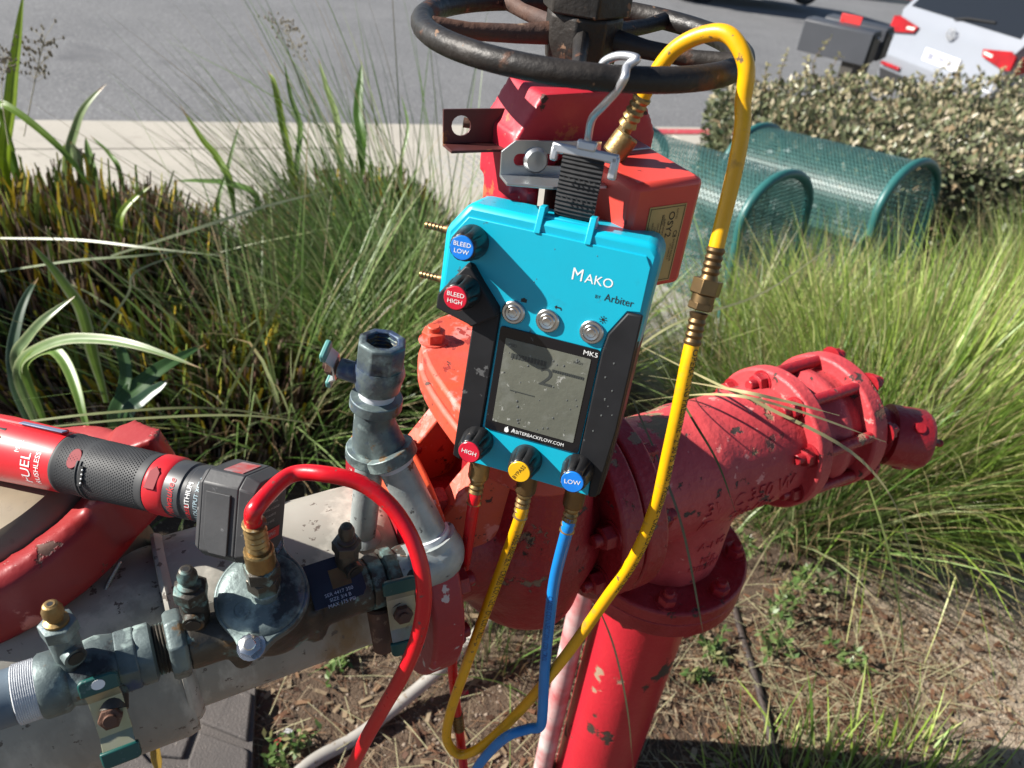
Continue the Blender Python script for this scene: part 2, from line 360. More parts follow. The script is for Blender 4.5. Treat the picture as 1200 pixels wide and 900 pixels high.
# ---- red fitting: elbow with flanges and check at its end
elb = thing('pipe_elbow', 'red cast iron elbow with raised lettering on top of the upright pipe', 'pipe fitting', PF, (-.004, 0, 0))
b = MB()
b.cyl((-.135, 0, 0), (.14, 0, 0), .080, n=40); b.cyl((-.004, 0, .02), (-.004, 0, -.152), .077, n=40); b.sphere((-.004, 0, 0), .083, 28, 18)
b.bake(.0055, 14).build('elbow_body', M_redfade, elb, angle=60)
def flange(name, parent, x0, x1, R, m_, ax='x', c=(0, 0), hub=.084, n=56):
    bb = MB(); p = V((x0, c[0], c[1])); t = x1-x0
    bb.lathe(p, X, [(hub, -.0), (R-.003, 0), (R, .003), (R, t-.003), (R-.003, t), (hub, t)], n); return bb.build(name, m_, parent, bevel=.0012)
flange('flange', elb, -.152, -.123, .116, M_red)
f1 = flange('flange', elb, .128, .152, .097, M_redfade, c=(0, .004))
for q in studs(None, (.128, 0, .004), -X, .080, 8, 0, 0, .39):
    nut(q, -X, .0125, .012, .012).build('bolt', M_red, elb)
for q in studs(None, (-.123, 0, 0), X, .096, 8, 0, 0, .39):
    nut(q, X, .0125, .011, .01).build('bolt', M_red, elb)
bb = MB(); bb.lathe((-.004, 0, -.152), -Z, [(.07, -.006), (.116, -.006), (.119, -.003), (.119, .0155), (.07, .0155)], 56); bb.build('flange', M_red, elb, bevel=.0012)
for q in studs(None, (-.004, 0, -.146), Z, .100, 8, 0, 0, .2):
    nut(q, Z, .0125, .012, .008).build('bolt', M_red, elb)
# raised foundry letters wrapped round the barrel
def onbarrel(rad, ph0, x0):
    def fn(a): th = ph0+a.y/rad; return V((x0+a.x, -rad*math.cos(th), rad*math.sin(th)))
    return fn
for txt, ph, x0, s in (('3WC 350 W', .05, .035, .030), ('IDACH-101', -.33, .025, .028)):
    b = MB(); b.text(txt, s, fn=lambda a, ph=ph, x0=x0: (lambda rad: V((x0+a.x*.9, -rad*math.cos(ph+a.y/.081), rad*math.sin(ph+a.y/.081))))(.0815+a.z), depth=.004)
    b.v = [q for q in b.v]; b.build('cast_lettering', M_redfade, elb, flat=True)
def onneck(ph, z0):
    return lambda a: V((-.004+(.0780+a.z)*math.sin(ph+a.x/.077), -(.0780+a.z)*math.cos(ph+a.x/.077), z0+a.y))
for txt, z0, s in (('A-NC', -.070, .018), ('FILE', -.098, .014), ('OELKFM', -.112, .014)):
    MB().text(txt, s, fn=onneck(.05, z0), depth=.004).build('cast_lettering', M_redfade, elb, flat=True)

# ---- check / outlet on the end of the elbow
chk = thing('check_valve', 'red check valve with long tie rods and a nozzle, beyond the elbow', 'check valve', PF, (.2, 0, 0))
MB().lathe((.1525, 0, .003), X, [(.080, 0), (.078, .006), (.078, .030), (.084, .036), (.084, .052), (.078, .058), (.078, .082)], 40).build('valve_drum', M_redfade, chk, angle=50)
MB().lathe((.2345, 0, .003), X, [(.05, -.006), (.093, -.006), (.096, -.003), (.096, .019), (.093, .022), (.045, .024)], 56).build('flange', M_redfade, chk, bevel=.0012)
for i, q in enumerate(studs(None, (.152, 0, .004), X, .0870, 8, 0, 0, .39)):
    MB().cyl(q, q+X*.0825, .0078, n=14).build('tie_rod', M_red, chk)
    nut(q+X*.1050-V((0, 0, .001)), X, .0125, .012, .010).build('bolt', M_red, chk)
d = V((.80, -.58, -.02)).normalized(); p = V((.250, -.012, .0))
MB().lathe(p, d, [(.045, 0), (.039, .012), (.038, .065), (.035, .068), (.035, .073), (.043, .075), (.043, .120), (.039, .127), (.014, .129)], 32).build('nozzle', M_red, chk, angle=45)
MB().cyl(p+d*.127, p+d*.137, .014, .010, n=14).cyl(p+d*.135, p+d*.154, .0055, n=10, bev=.001).build('nozzle_stem', M_red, chk)
for k in range(3):
    a = .6+k*2.09; fr = frame_from(p+d*.102, d, (0, 0, 1)); q = fr @ V((.036*math.cos(a), .036*math.sin(a), 0)); o_ = (q-(p+d*.102)).normalized()
    MB().cyl(q, q+o_*.010, .009, .007, n=14).build('lug', M_red, chk)

# ---- upright red pipe
ris = thing('upright_pipe', 'red upright pipe with peeling paint at its foot, carrying the elbow from the soil', 'pipe', PF, (-.004, 0, -.76))
b = MB(); b.lathe((-.004, 0, -.79), Z, [(.069, 0), (.069, .575), (.074, .595)], 44)
b.build('pipe_barrel', mat('riser_red_enamel', (.52, .02, .035), (.46, .015, .028), 12, .32, bump=.5, bscale=150, rough2=.42, bdist=.0012,
    spots=[((.045, .03, .022), 9, .63, .7, -.8, 1.7), ((.32, .22, .15), 7, .68, .8, -.6, 6.4)]), ris)
MB().lathe((-.004, 0, -.1680), -Z, [(.07, 0), (.119, 0), (.119, .024), (.115, .028), (.074, .034)], 56).build('flange', M_red, ris, bevel=.0012)
for q in studs(None, (-.004, 0, -.1965), -Z, .100, 8, 0, 0, .2):
    nut(q, -Z, .0125, .010, .004).build('bolt', M_red, ris)
sup = thing('pipe_stand', 'thin red and white weathered post standing behind the upright pipe', 'pipe stand', PF, (-.09, .03, -.76))
MB().cyl((-.09, .04, -.79), (-.09, .04, -.11), .017, n=18).build('stand_post', mat('peeling_white_post', (.55, .5, .48), (.45, .05, .06), 14, .6, bump=.4), sup)
MB().box((-.09, .04, -.105), (.06, .06, .012)).build('stand_plate', M_red, sup, bevel=.001)

# ---- gate valve with yoke and hand wheel
gv = thing('gate_valve', 'red outside stem gate valve with orange bonnet and black handwheel', 'gate valve', PF, (-.251, 0, 0))
b = MB(); b.cyl((-.40, 0, GZ), (-.17, 0, GZ*.6), .070, n=40); b.lathe((-.251, 0, -.10), Z, [(.03, 0), (.085, .02), (.092, .08), (.082, .18), (.075, .235), (.085, .265)], 44, sx=.86, sy=1.12)
b.sphere((-.251, 0, .0), .098, 28, 16, (1, 1.05, 1))
b.bake(.0055, 12).build('valve_body', M_red, gv, angle=60)
flange('flange', gv, -.185, -.1545, .1165, M_red, c=(0, .002), hub=.07)
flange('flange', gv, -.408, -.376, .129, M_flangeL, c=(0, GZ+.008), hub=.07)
for q in studs(None, (-.185, 0, .002), -X, .096, 8, 0, 0, .39):
    nut(q, -X, .0135, .014, .010).build('bolt', M_red, gv)
for q in studs(None, (-.376, 0, GZ+.008), X, .103, 8, 0, 0, .39):
    nut(q, X, .0135, .012, .008).build('bolt', M_red, gv)
def oval(a, b_, n=48, e=2.5): 
    out = []
    for i in range(n):
        t = 2*math.pi*i/n; c, s = math.cos(t), math.sin(t)
        out.append((a*math.copysign(abs(c)**(2/e), c), b_*math.copysign(abs(s)**(2/e), s)))
    return out
MB().prism(oval(.078, .132), .150, .175, Matrix.Translation((-.264, .022, 0))).build('bonnet_flange', M_orange, gv, bevel=.004)
MB().prism(oval(.075, .128), .1765, .196, Matrix.Translation((-.264, .022, 0))).build('bonnet_flange', M_orange, gv, bevel=.004)
for i, (x, y) in enumerate(((-.058, .105), (.058, .105), (-.062, -.05), (.055, -.05))):
    nut((-.262+x*.9, y, .196), Z, .0125, .011, .006).build('bolt', M_orange if x < 0 else M_red, gv)
# triangular webs from body to flange
for sy in (-1, 1):
    MB().prism([(-.375, .02), (-.375, .105), (-.33, .160), (-.28, .160), (-.28, .02)], -.011, .011, Matrix.Translation((0, sy*.045, 0)) @ Matrix.Rotation(math.pi/2, 4, 'X')).build('web', M_orange, gv, bevel=.002)
MB().lathe((-.251, 0, .196), Z, [(.055, 0), (.05, .012), (.040, .03), (.036, .07)], 32).build('bonnet', M_red, gv, bevel=.001)
# yoke: arch in the plane of the pipe
def ysec(w, t, c=.010):   # chamfered section
    return [(-w+c, -t), (w-c, -t), (w, -t+c), (w, t-c), (w-c, t), (-w+c, t), (-w, t-c), (-w, -t+c)]
b = MB()
for sx in (-1, 1):
    lo = Matrix.Translation((-.251+sx*.0485, 0, 0))
    b.prism(ysec(.0165, .025, .008), .215, .455, lo); 
    # ribs
    b.prism([(-.0045, -.035), (.0045, -.035), (.009, -.02), (-.009, -.02)], .215, .415, lo)
arch = []
for i in range(13):
    t = math.pi*i/12; arch.append((.0325*math.cos(t), .418+.022*math.sin(t)))
poly = [(.065, .41), (.065, .450), (.044, .484), (-.044, .484), (-.065, .450), (-.065, .41)]+[(x, z) for x, z in arch[::-1]]
b.prism(poly, -.027, .027, Matrix.Translation((-.251, 0, 0)) @ Matrix.Rotation(math.pi/2, 4, 'X'))
b.lathe((-.251, 0, .21), Z, [(.066, 0), (.066, .016)], 32, sy=.6)
b.bake(.0026, 2).build('yoke', mat('yoke_red_enamel', (.47, .022, .04), (.40, .015, .03), 10, .38, bump=.45, bscale=70, rough2=.48, bdist=.0014,
    spots=[((.50, .10, .04), 22, .66, .6, -.1, 5.2, .03), ((.06, .02, .015), 34, .70, .7, -.7), ((.62, .40, .36), 80, .74, .7, .2)]), gv, angle=50)
MB().cyl((-.251, 0, .26), (-.251, 0, .575), .0135, n=20).build('stem', M_rustiron, gv)
WZ = .518
b = MB(); n = 64; vs_ = []
b.tube([V((-.251+.1185*math.cos(t), .1185*math.sin(t), WZ)) for t in np.linspace(0, 2*math.pi, 73)], .0083, 14, False)
b.build('wheel_rim', M_iron, gv)
for k in range(5):
    a = 2*math.pi*k/5+_SPK; u = V((math.cos(a), math.sin(a), 0))
    q = [V((-.251, 0, WZ-.004))+u*r+Z*dz for r, dz in ((.022, .004), (.05, .002), (.085, .002), (.112, .004))]
    MB().tube(q, [.0085, .0068, .0062, .007], 10, flat=.8).build('wheel_spoke', M_rustiron if k in (1, 2) else M_iron, gv)
MB().lathe((-.251, 0, WZ-.022), Z, [(.024, 0), (.027, .004), (.029, .020), (.029, .036), (.027, .038)], 8).build('wheel_hub', M_iron, gv, bevel=.002)
MB().lathe((-.251, 0, WZ+.016), Z, [(.0335, 0), (.0335, .022), (.031, .025)], 6, phase=.2).build('wheel_nut', M_iron, gv, bevel=.0015)
# ================================================================== backflow body, coupling and bypass
bf = thing('backflow_preventer', 'grey epoxy coated backflow preventer body with a red clamp coupling', 'backflow preventer', PF, (-.6, 0, 0))
BZ = .012
b = MB(); b.lathe((-1.15, 0, BZ-.016), X, [(.089, 0), (.089, .530), (.0865, .538)], 72).build('body_barrel', M_body, bf)
b = MB(); b.lathe((-.6115, 0, BZ+.004), X, [(.080, 0), (.080, .165), (.079, .19), (.07, .2025)], 72).build('outlet_spool', M_body, bf)
b = MB(); pts = []
b.ring((-.6125, 0, BZ), X, [(.078, -.004), (.0868, -.003), (.0878, .000), (.0862, .004), (.0815, .008), (.078, .008)], 72).build('weld_bead', M_body, bf)
# round access cover with a two piece clamp
CA = V((-.286, .2225, 1)).normalized(); CC = PFI @ (CP+(PF @ V((-.7344, .1297, .0605))-CP)*.962)
MB().lathe(CC-CA*.13, CA, [(.099, 0), (.099, .15), (.0995, .153)], 64).build('cover_neck', M_cover, bf)
b = MB(); b.lathe(CC+CA*.0285, CA, [(.0985, -.004), (.098, .006), (.090, .018), (.06, .026), (.02, .03)], 64).build('access_cover', M_cover, bf)
fr = frame_from(CC, CA, (.75, -.66, 0))
def clamp(a0, a1, rin, rout, h0, h1, n=26):
    vs_ = []; fs = []
    prof = [(rin, h0), (rout-.006, h0), (rout, h0+.008), (rout, h1-.010), (rout-.008, h1), (rin, h1)]; k = len(prof)
    for i in range(n+1):
        a = a0+(a1-a0)*i/n
        for r, h in prof: vs_.append(fr @ V((r*math.cos(a), r*math.sin(a), h)))
    for i in range(n):
        for j in range(k): fs.append([i*k+j, i*k+(j+1) % k, (i+1)*k+(j+1) % k, (i+1)*k+j])
    fs.append(list(range(k))); fs.append([n*k+j for j in range(k)][::-1]); return MB().add(vs_, fs)
M_clamp = mat('clamp_red_enamel', (.235, .010, .013), (.30, .022, .02), 6, .40, bump=.45, bscale=60, rough2=.5, bdist=.0018, spots=[((.62, .20, .16), 11, .64, .5, .5, 3, .03), ((.11, .05, .035), 12, .67, .7, -.9)])
_q = PFI @ ppl(168, 566, PF @ CC, PF.to_3x3() @ CA); _q = fr.inverted() @ _q; LA = math.atan2(_q.y, _q.x)
for h in (0, 1):
    a0, a1 = LA-math.pi*h, LA-math.pi*h-math.pi
    b = clamp(a0-.10, a1+.10, .100, .1275, -.0285, .0285)
    for a_, s in ((a0, -1), (a1, 1)):     # bolt pads at both ends
        dd = V((math.cos(a_), math.sin(a_), 0)); tt = V((-dd.y, dd.x, 0))*s
        M_ = fr @ Matrix((( dd.x, tt.x, 0, 0), (dd.y, tt.y, 0, 0), (0, 0, 1, .01), (0, 0, 0, 1)))
        b.prism([(.104, .010), (.150, .010), (.156, .016), (.156, .028), (.142, .044), (.126, .064), (.104, .064)], -.024, .024, M_)
    b.bake(.0036, 6).build('clamp_half', M_clamp, bf, angle=55)
for a_ in (LA, LA-math.pi):
    dd = V((math.cos(a_), math.sin(a_), 0)); tt = V((-dd.y, dd.x, 0))
    q0 = fr @ (dd*.139+tt*-.030); q1 = fr @ (dd*.139+tt*.030)
    MB().cyl(q0, q1, .0075, n=14).hexa(q1, (q1-q0), .0125, .010).hexa(q0, (q0-q1), .0125, .010).build('clamp_bolt', M_rustiron, bf)
# beaded tag chain
ch = thing('tag_chain', 'thin beaded chain hanging below the red clamp on the grey body', 'chain', PF, (-.655, -.03, .1))
cpts = spline([P(140, 660, .66), P(128, 682, .655), P(118, 706, .65), P(106, 726, .645), P(100, 748, .64)], 9)
b = MB()
for q in cpts: b.sphere(PFI @ q, .0022, 8, 6)
b.tube([PFI @ q for q in cpts], .0008, 5); b.build('bead_string', M_chain, ch)

# ---- test cock builder
def test_cock(parent, p, up, side, s=1.0, mt=None, cap=None, name='test_cock', k=1.3):
    mt = mt or M_bronze; u = V(up).normalized(); sd = V(side); sd = (sd-u*sd.dot(u)).normalized(); p = V(p)
    b = MB(); b.lathe(p, u, [(.009*s, -.006*s), (.009*s, .006*s*k), (.0112*s, .009*s*k), (.0118*s, .026*s*k), (.010*s, .030*s*k)], 18)
    b.cyl(p+u*.016*s*k, p+u*.016*s*k+sd*.0165*s, .0085*s, .0088*s, 16)
    o = b.build(name, mt, parent, angle=45)
    MB().cyl(p+u*.016*s*k+sd*.0166*s, p+u*.016*s*k+sd*.0174*s, .0062*s, n=14).build('port', M_ink, o)
    MB().hexa(p+u*.030*s*k, u, .0145*s, .0125*s, xdir=sd).build('hex_nut', mt, o, bevel=.0004)
    t_ = p+u*(.030*s*k+.0125*s)
    MB().lathe(t_, u, [(.0094*s, 0), (.0094*s, .003*s), (.0062*s, .0045*s), (.0062*s, .0085*s), (.0080*s, .0100*s), (.0080*s, .0145*s), (.0056*s, .0205*s), (.0040*s, .0213*s)], 18).lathe(t_+u*.0213*s, u, [(.0038*s, .0002), (.0025*s, -.002*s)], 12).build('flare_tip', cap or mt, o, angle=22)
    MB().lathe(t_+u*.0214*s, u, [(.0024*s, 0), (.0024*s, .0002)], 10).build('tip_bore', M_ink, o)
    return o
by = thing('bypass_line', 'dark bronze bypass line with test cocks running along the front of the grey body', 'bypass pipe', PF, (-.55, -.085, .09))
BY, BZZ = -.085, .092
def bx(x, dz=0): return V((x, BY, BZZ-.03*(x+.55)+dz))
axb = (bx(-.4)-bx(-.7)).normalized()
# blue grey pipe and threaded end
MB().cyl(bx(-1.1), bx(-.722), .0205, n=32).build('pipe', mat('blue_grey_pvc', (.14, .20, .25), (.09, .12, .15), 14, .5, bump=.2, spots=[((.03, .035, .05), 20, .6, .5, 0)]), by)
pr_ = []
for i in range(13): pr_ += [(.0212, i*.0014), (.0222, i*.0014+.0007)]
MB().lathe(bx(-.7215), axb, pr_, 32).build('thread_tape', M_tape, by, angle=10)
# left ball valve
MB().lathe(bx(-.7065), axb, [(.0225, 0), (.0240, .002), (.0240, .016), (.021, .02), (.0225, .026), (.025, .04), (.0225, .052), (.022, .054)], 28).build('valve_body', M_patina, by, angle=40)
MB().lathe(bx(-.6540), axb, [(.0245, 0), (.025, .002), (.025, .013), (.0235, .014)], 8, phase=.3).build('hex_end', M_patina, by, bevel=.0008)
MB().lathe(bx(-.6410), axb, [(.0225, 0), (.0232, .002), (.0232, .011), (.020, .013)], 24).build('union_nut', M_patina, by)
pr_ = []
for i in range(6): pr_ += [(.0185, i*.0024), (.0200, i*.0024+.0012)]
MB().lathe(bx(-.6300), axb, pr_, 28).build('nipple', M_bronze, by, angle=10)
def lever(parent, c, stem_dir, along, L, wid, mt_grip, mt_plate, name='valve_handle', grip=.40, hole=True):
    """butterfly handle: bent plate with dipped ends, on a stem"""
    sdir = V(stem_dir).normalized(); al = V(along); al = (al-sdir*al.dot(sdir)).normalized(); fr = frame_from(c, sdir, al)
    sec = [(-L*.5, .006), (-L*.34, .006), (-L*.20, .0), (L*.20, .0), (L*.34, .006), (L*.5, .006)]
    def plate(a, b_, th, w_, rnd):
        ss = [q for q in sec if a-1e-6 <= q[0] <= b_+1e-6]
        bb = MB(); vs_ = []; fs = []
        for x, z in ss:
            ww = w_
            for yy, zz in ((-ww, z-th), (ww, z-th), (ww, z+th), (-ww, z+th)): vs_.append(fr @ V((x, yy, zz)))
        k = len(ss)
        for i in range(k-1):
            for j in range(4): fs.append([i*4+j, i*4+(j+1) % 4, (i+1)*4+(j+1) % 4, (i+1)*4+j])
        fs.append([3, 2, 1, 0]); fs.append([(k-1)*4+j for j in range(4)]); return bb.add(vs_, fs)
    pl_ = plate(-L*.34, L*.34, .0011, wid*.42, 0).build(name, mt_plate, parent, flat=True, bevel=.0004)
    def lobe(x0, x1, z):
        n = 7; poly = []
        r = wid*.5; sg = 1 if x1 > x0 else -1
        for cx, cy, a0 in ((x1-sg*.3*r, r*.7, 0), (x1-sg*.3*r, -r*.7, 0)): pass
        rr = .30*r; xs = x1-sg*rr
        poly = [(x0, -r), (xs, -r)]+[(xs+sg*rr*math.sin(t), -r+rr-rr*math.cos(t)) for t in np.linspace(.2, math.pi/2, 4)]+[(xs+sg*rr*math.sin(t), r-rr+rr*math.cos(t)) for t in np.linspace(math.pi/2, .2, 4)]+[(xs, r), (x0, r)]
        return MB().prism(poly, z-.0022, z+.0022, fr)
    for sg in (-1, 1):
        g = lobe(sg*L*.5*(1-grip*.9), sg*L*.5, .0064).build('grip', mt_grip, pl_, bevel=.0012)
        if hole and sg < 0:
            MB().lathe(fr @ V((sg*L*.42, 0, .0087)), sdir, [(.0038, 0), (.0038, .0003)], 16, sx=1, sy=1.2, xdir=al).build('hole', M_white, g)
    MB().hexa(fr @ V((0, 0, .0012)), sdir, .0085, .006).cyl(fr @ V((0, 0, .007)), fr @ V((0, 0, .010)), .0048).build('stem_nut', M_rustiron, pl_, bevel=.0004)
    return pl_
c = bx(-.659)
MB().cyl(c+V((0, -.012, 0)), c+V((-.004, -.033, -.010)), .0105, n=18).build('stem_boss', M_bronze, by)
lever(by, c+V((-.006, -.036, -.010)), (-.05, -.80, .42), V((.05, -.25, -1)), .072, .0265, M_green, M_yellowzinc)
test_cock(by, bx(-.681)+V((0, -.003, .020)), (0, .04, 1), (.35, -.9, 0), .88, M_patina, M_brass)
# check valve body with bolted cover
MB().lathe(bx(-.6190), axb, [(.0255, 0), (.0275, .003), (.0275, .011), (.025, .014)], 8).build('hex_end', M_patina, by, bevel=.001)
b = MB(); b.cyl(bx(-.606), bx(-.455), .0235, n=36); b.sphere(bx(-.537), .034, 24, 14, (1.15, 1, 1)); b.cyl(bx(-.537), bx(-.537)+V((-.007, -.008, .032)), .034, n=36)
for sx_ in (-1, 1): b.cyl(bx(-.537)+V((sx_*.030, -.016, -.024)), bx(-.537)+V((sx_*.030-.004, -.02, .020)), .010, n=14)
b.bake(.0028, 5).build('check_body', M_bronze, by, angle=60)
ca = V((-.15, -.34, .93)).normalized(); cc = bx(-.537)+V((-.007, -.008, .0325)); fr = frame_from(cc, ca, (1, 0, 0))
b = MB(); pts2 = []
for i in range(60):
    t = 2*math.pi*i/60; r = .0360+.013*max(0, math.cos(2*(t-.0)))**6; pts2.append((r*math.cos(t+_CVB), r*math.sin(t+_CVB)))
b.prism(pts2, 0, .012, fr); b.lathe(fr @ V((0, 0, .011)), ca, [(.0345, 0), (.032, .003), (.026, .005), (.010, .006)], 40); cvr = b.build('check_cover', M_patina, by, bevel=.0015)
for sg in (-1, 1):
    q = fr @ V((sg*.0405*math.cos(_CVB), sg*.0405*math.sin(_CVB), .012)); nut(q, ca, .0085, .007, .001).build('cover_bolt', M_steel, by)
q = fr @ V((-.0165, -.008, .0160)); fq = frame_from(q, ca, (1, -.3, 0))
MB().ring(q, ca, [(.0068, -.0012), (.0068, .0010), (.0058, .0010), (.0058, -.0012)], 24).text('5', .0095, fq @ Matrix.Translation((0, 0, .0012)), depth=.002).build('cast_number', M_patina, by)
# centre test connection carrying the red hose
q = fr @ V((.004, .0, .0165)); up3 = V((-.02, -.05, 1)).normalized()
b = MB(); b.lathe(q, up3, [(.0115, -.004), (.0115, .003), (.009, .006)], 20); b.build('tap_boss', M_patina, by)
MB().hexa(q+up3*.0055, up3, .0130, .014).build('hex_nut', M_bronze, by, bevel=.0005); MB().hexa(q+up3*.0198, up3, .0138, .013, xdir=(.8, .6, 0)).build('hex_nut', M_bronze, by, bevel=.0005)
HOSE_A = PF @ (q+up3*.033); HOSE_AU = PF.to_3x3() @ up3
test_cock(by, bx(-.594)+V((0, -.003, .020)), (0, -.02, 1), (-.25, -.95, -.05), .90, M_bronze)
test_cock(by, bx(-.474)+V((0, -.002, .022)), (.02, -.02, 1), (.2, -.95, 0), .84, M_bronze)
# dark tag plate lying on the body
tg = thing('maker_plate', 'dark blue riveted tag plate with a bare square, lying on the bypass check valve', 'tag plate', PF, bx(-.497)+V((0, -.01, .03)))
ft = frame_from(bx(-.487)+V((0, -.012, .034)), (-.1, -.45, .9), axb)
MB().prism([(-.022, -.020), (.018, -.020), (.022, -.015), (.022, .018), (-.022, .018)], 0, .0012, ft).build('plate', M_bluetag, tg, flat=True, bevel=.0003)
MB().prism([(-.004, -.008), (.012, -.008), (.012, .008), (-.004, .008)], .0014, .0016, ft).build('bare_patch', M_brassd, tg, flat=True)
for k, s in enumerate(('SER 4417 350', 'SIZE 3/4 B', 'MAX 175 PSI')): MB().text(s, .0042, ft @ Matrix.Translation((0, -.0115-.0045*k+.0, .0014))).build('stamped_print', M_alu, tg, flat=True)
# outlet unions, valve, nipple
MB().lathe(bx(-.456), axb, [(.0245, 0), (.0255, .002), (.0255, .012), (.0235, .013)], 8, phase=.2).build('hex_end', M_bronze, by, bevel=.001)
MB().lathe(bx(-.4425), axb, [(.022, 0), (.0265, .002), (.0265, .011), (.023, .014), (.0245, .02), (.0245, .034), (.022, .036)], 24).build('valve_body', M_bronze, by, angle=40)
c = bx(-.437)
MB().cyl(c+V((0, -.012, -.004)), c+V((.000, -.033, -.006)), .0105, n=18).build('stem_boss', M_bronze, by)
MB().cyl(c+V((-.012, -.012, -.02)), c+V((-.014, -.03, -.06)), .012, .010, n=14, bev=.002).build('drain_boss', M_rustiron, by)
lever(by, c+V((.000, -.036, -.006)), (-.15, -.86, .28), V((.02, -.22, -1)), .076, .029, M_green, M_yellowzinc, hole=False)
# galvanised elbow, rising pipe and standpipe
SY = -.030
UPS = V((.10, 0, 1)).normalized()
def sps(z): return V((-.428+.10*(z-.22), SY, z))
st = thing('test_standpipe', 'weathered grey standpipe with a green handled ball valve on top and a sloping side pipe', 'standpipe', PF, sps(.09))
T0 = sps(.222); E0 = V((-.386, -.088, .096)); dv = (T0-E0).normalized()
MB().cyl(sps(.068), sps(.196), .0125, n=24).lathe(sps(.0875), UPS, [(.018, 0), (.016, .003), (.0126, .006)], 24).build('lower_pipe', M_galv, st)
b = MB(); b.cyl(sps(.190), sps(.246), .0172, n=28); b.cyl(T0, T0-dv*.034, .0172, n=28); b.bake(.0022, 3).build('tee', M_patina, st, angle=60)
for zz in (.184, .238): MB().ring(sps(zz), UPS, [(.0140, 0), (.0218, .001), (.0218, .011), (.0140, .012)], 32).build('collar', M_patina, st, bevel=.0008)
MB().ring(T0-dv*.026, -dv, [(.014, 0), (.0232, .001), (.0232, .012), (.014, .013)], 32).build('collar', M_patina, st, bevel=.0008)
MB().cyl(T0-dv*.03, E0+dv*.022, .0155, n=28).build('side_pipe', M_galv, st)
MB().ring(T0-dv*.038, -dv, [(.014, 0), (.0166, .0005), (.0166, .006), (.014, .007)], 28).build('thread_tape', M_tape, st)
MB().ring(E0+dv*.028, -dv, [(.014, 0), (.0178, .001), (.0178, .008), (.014, .009)], 28).build('thread_tape', M_tape, st)
arc = [E0-X*.034, E0-X*.018, E0-X*.004+dv*.001, E0+dv*.008, E0+dv*.022]
MB().tube(spline(arc, 5), [.0205]*4+[.0235]*13+[.0222]*4, 22).build('pipe_elbow', M_galv, st)
MB().cyl(E0-X*.052, E0-X*.03, .0165, n=24).build('nipple', M_galv, st)
MB().cyl(sps(.2495), sps(.2570), .0148, n=24).build('thread_tape', M_tape, st)
MB().lathe(sps(.2565), UPS, [(.0165, 0), (.0182, .0015), (.0190, .008), (.0212, .016), (.0195, .024)], 24).build('valve_body', M_patina, st, angle=50)
MB().ring(sps(.2795), UPS, [(.0128, -.004), (.0185, -.003), (.0198, .001), (.0198, .022), (.0180, .024), (.0128, .024)], 8).build('valve_mouth', M_patina, st, bevel=.001)
pr_ = []
for i_ in range(6): pr_ += [(.0127, i_*.0032), (.0117, i_*.0032+.0016)]
MB().lathe(sps(.284), UPS, pr_, 24, close=False).build('female_thread', M_bronze, st, angle=10)
MB().lathe(sps(.278), UPS, [(.0125, 0), (.0125, .004)], 16).build('bore', M_ink, st)
sdr = V((-.75, .60, .12)).normalized()
MB().cyl(sps(.266), sps(.266)+sdr*.033, .0095, .0085, 16).build('stem_boss', M_patina, st)
lever(st, sps(.266)+sdr*.036, sdr, V((.45, .25, -1)), .056, .017, M_tealgrip, M_zinc, hole=False)
# ================================================================== test gauge hanging from the wheel
DO = V((.0226, .486, 1.0822)); dex = V((.9703, -.2419, 0)).normalized(); dez = V((-.2366, -.9491, .2079)); dez = (dez-dex*dez.dot(dex)).normalized(); dey = dez.cross(dex)
DF = Matrix((dex, dey, dez)).transposed().to_4x4(); DF.translation = DO
dh = V((.2419, .9703, 0))
gg = thing('test_gauge', 'teal and black test gauge with a wet screen, hanging from the handwheel', 'test gauge', DF, (0, -.1137, -.02))
TK = .046
top = [(-.0755, .0955), (-.0917, .0735), (-.0915, .0105), (-.061, .0055), (.0660, .0440), (.0672, .0800), (.0600, .0955)]
b = MB(); b.prism([(x, y) for x, y in ((-.0915, .0106), (-.0610, .0058), (-.0610, -.05), (.0655, -.05), (.0662, .0440), (.0672, .0880), (.0600, .0957), (-.0755, .0957), (-.0917, .0735))], -TK, -.0012)
b.build('upper_housing', M_teal, gg, bevel=.0045)
MB().prism([(-.0608, -.1137), (.0640, -.1137), (.0660, -.049), (.0660, .0430), (.056, .043), (.056, -.03), (-.0608, -.03)], -TK-.001, -.0016).build('lower_housing', M_blk, gg, bevel=.004)
# teal face plate
MB().prism([(-.0860, .0690), (-.0742, .0860), (.0575, .0860), (.0620, .0790), (.0624, .0455), (.0530, .0441), (.0425, .0245), (.0408, .0100), (.0411, -.0778), (.0535, -.0850), (.0555, -.1125), (-.0530, -.1125), (-.0510, -.0846), (-.0396, -.0781), (-.0384, .0205), (-.0600, .0200), (-.0864, .0300)], -.0022, .0004).build('face_plate', M_teal, gg, bevel=.0006)
# black side covers
MB().prism([(-.0604, -.110), (-.0535, -.1130), (-.0515, -.0850), (-.0400, -.0785), (-.0394, .0212), (-.0415, .0240), (-.0595, .0110)], -.003, .0022).build('side_cover', M_blk, gg, bevel=.0012)
MB().prism([(.0645, .0438), (.0536, .0437), (.0432, .0245), (.0415, .0095), (.0418, -.0775), (.0542, -.0850), (.0562, -.1128), (.0620, -.1110), (.0655, -.0500)], -.003, .0022).build('side_cover', M_blk, gg, bevel=.0012)
MB().prism([(-.0886, .0262), (-.0692, .0541), (-.0645, .0535), (-.0392, .0260), (-.0384, .0190), (-.0575, .0040), (-.0610, .0065), (-.0886, .0135)], -.006, .0095, taper=[(-.0876, .0258), (-.0690, .0520), (-.0650, .0518), (-.0420, .0235), (-.0405, .0190), (-.0580, .0065), (-.0612, .0082), (-.0876, .0145)]).build('valve_bracket', M_blk, gg, bevel=.0012)
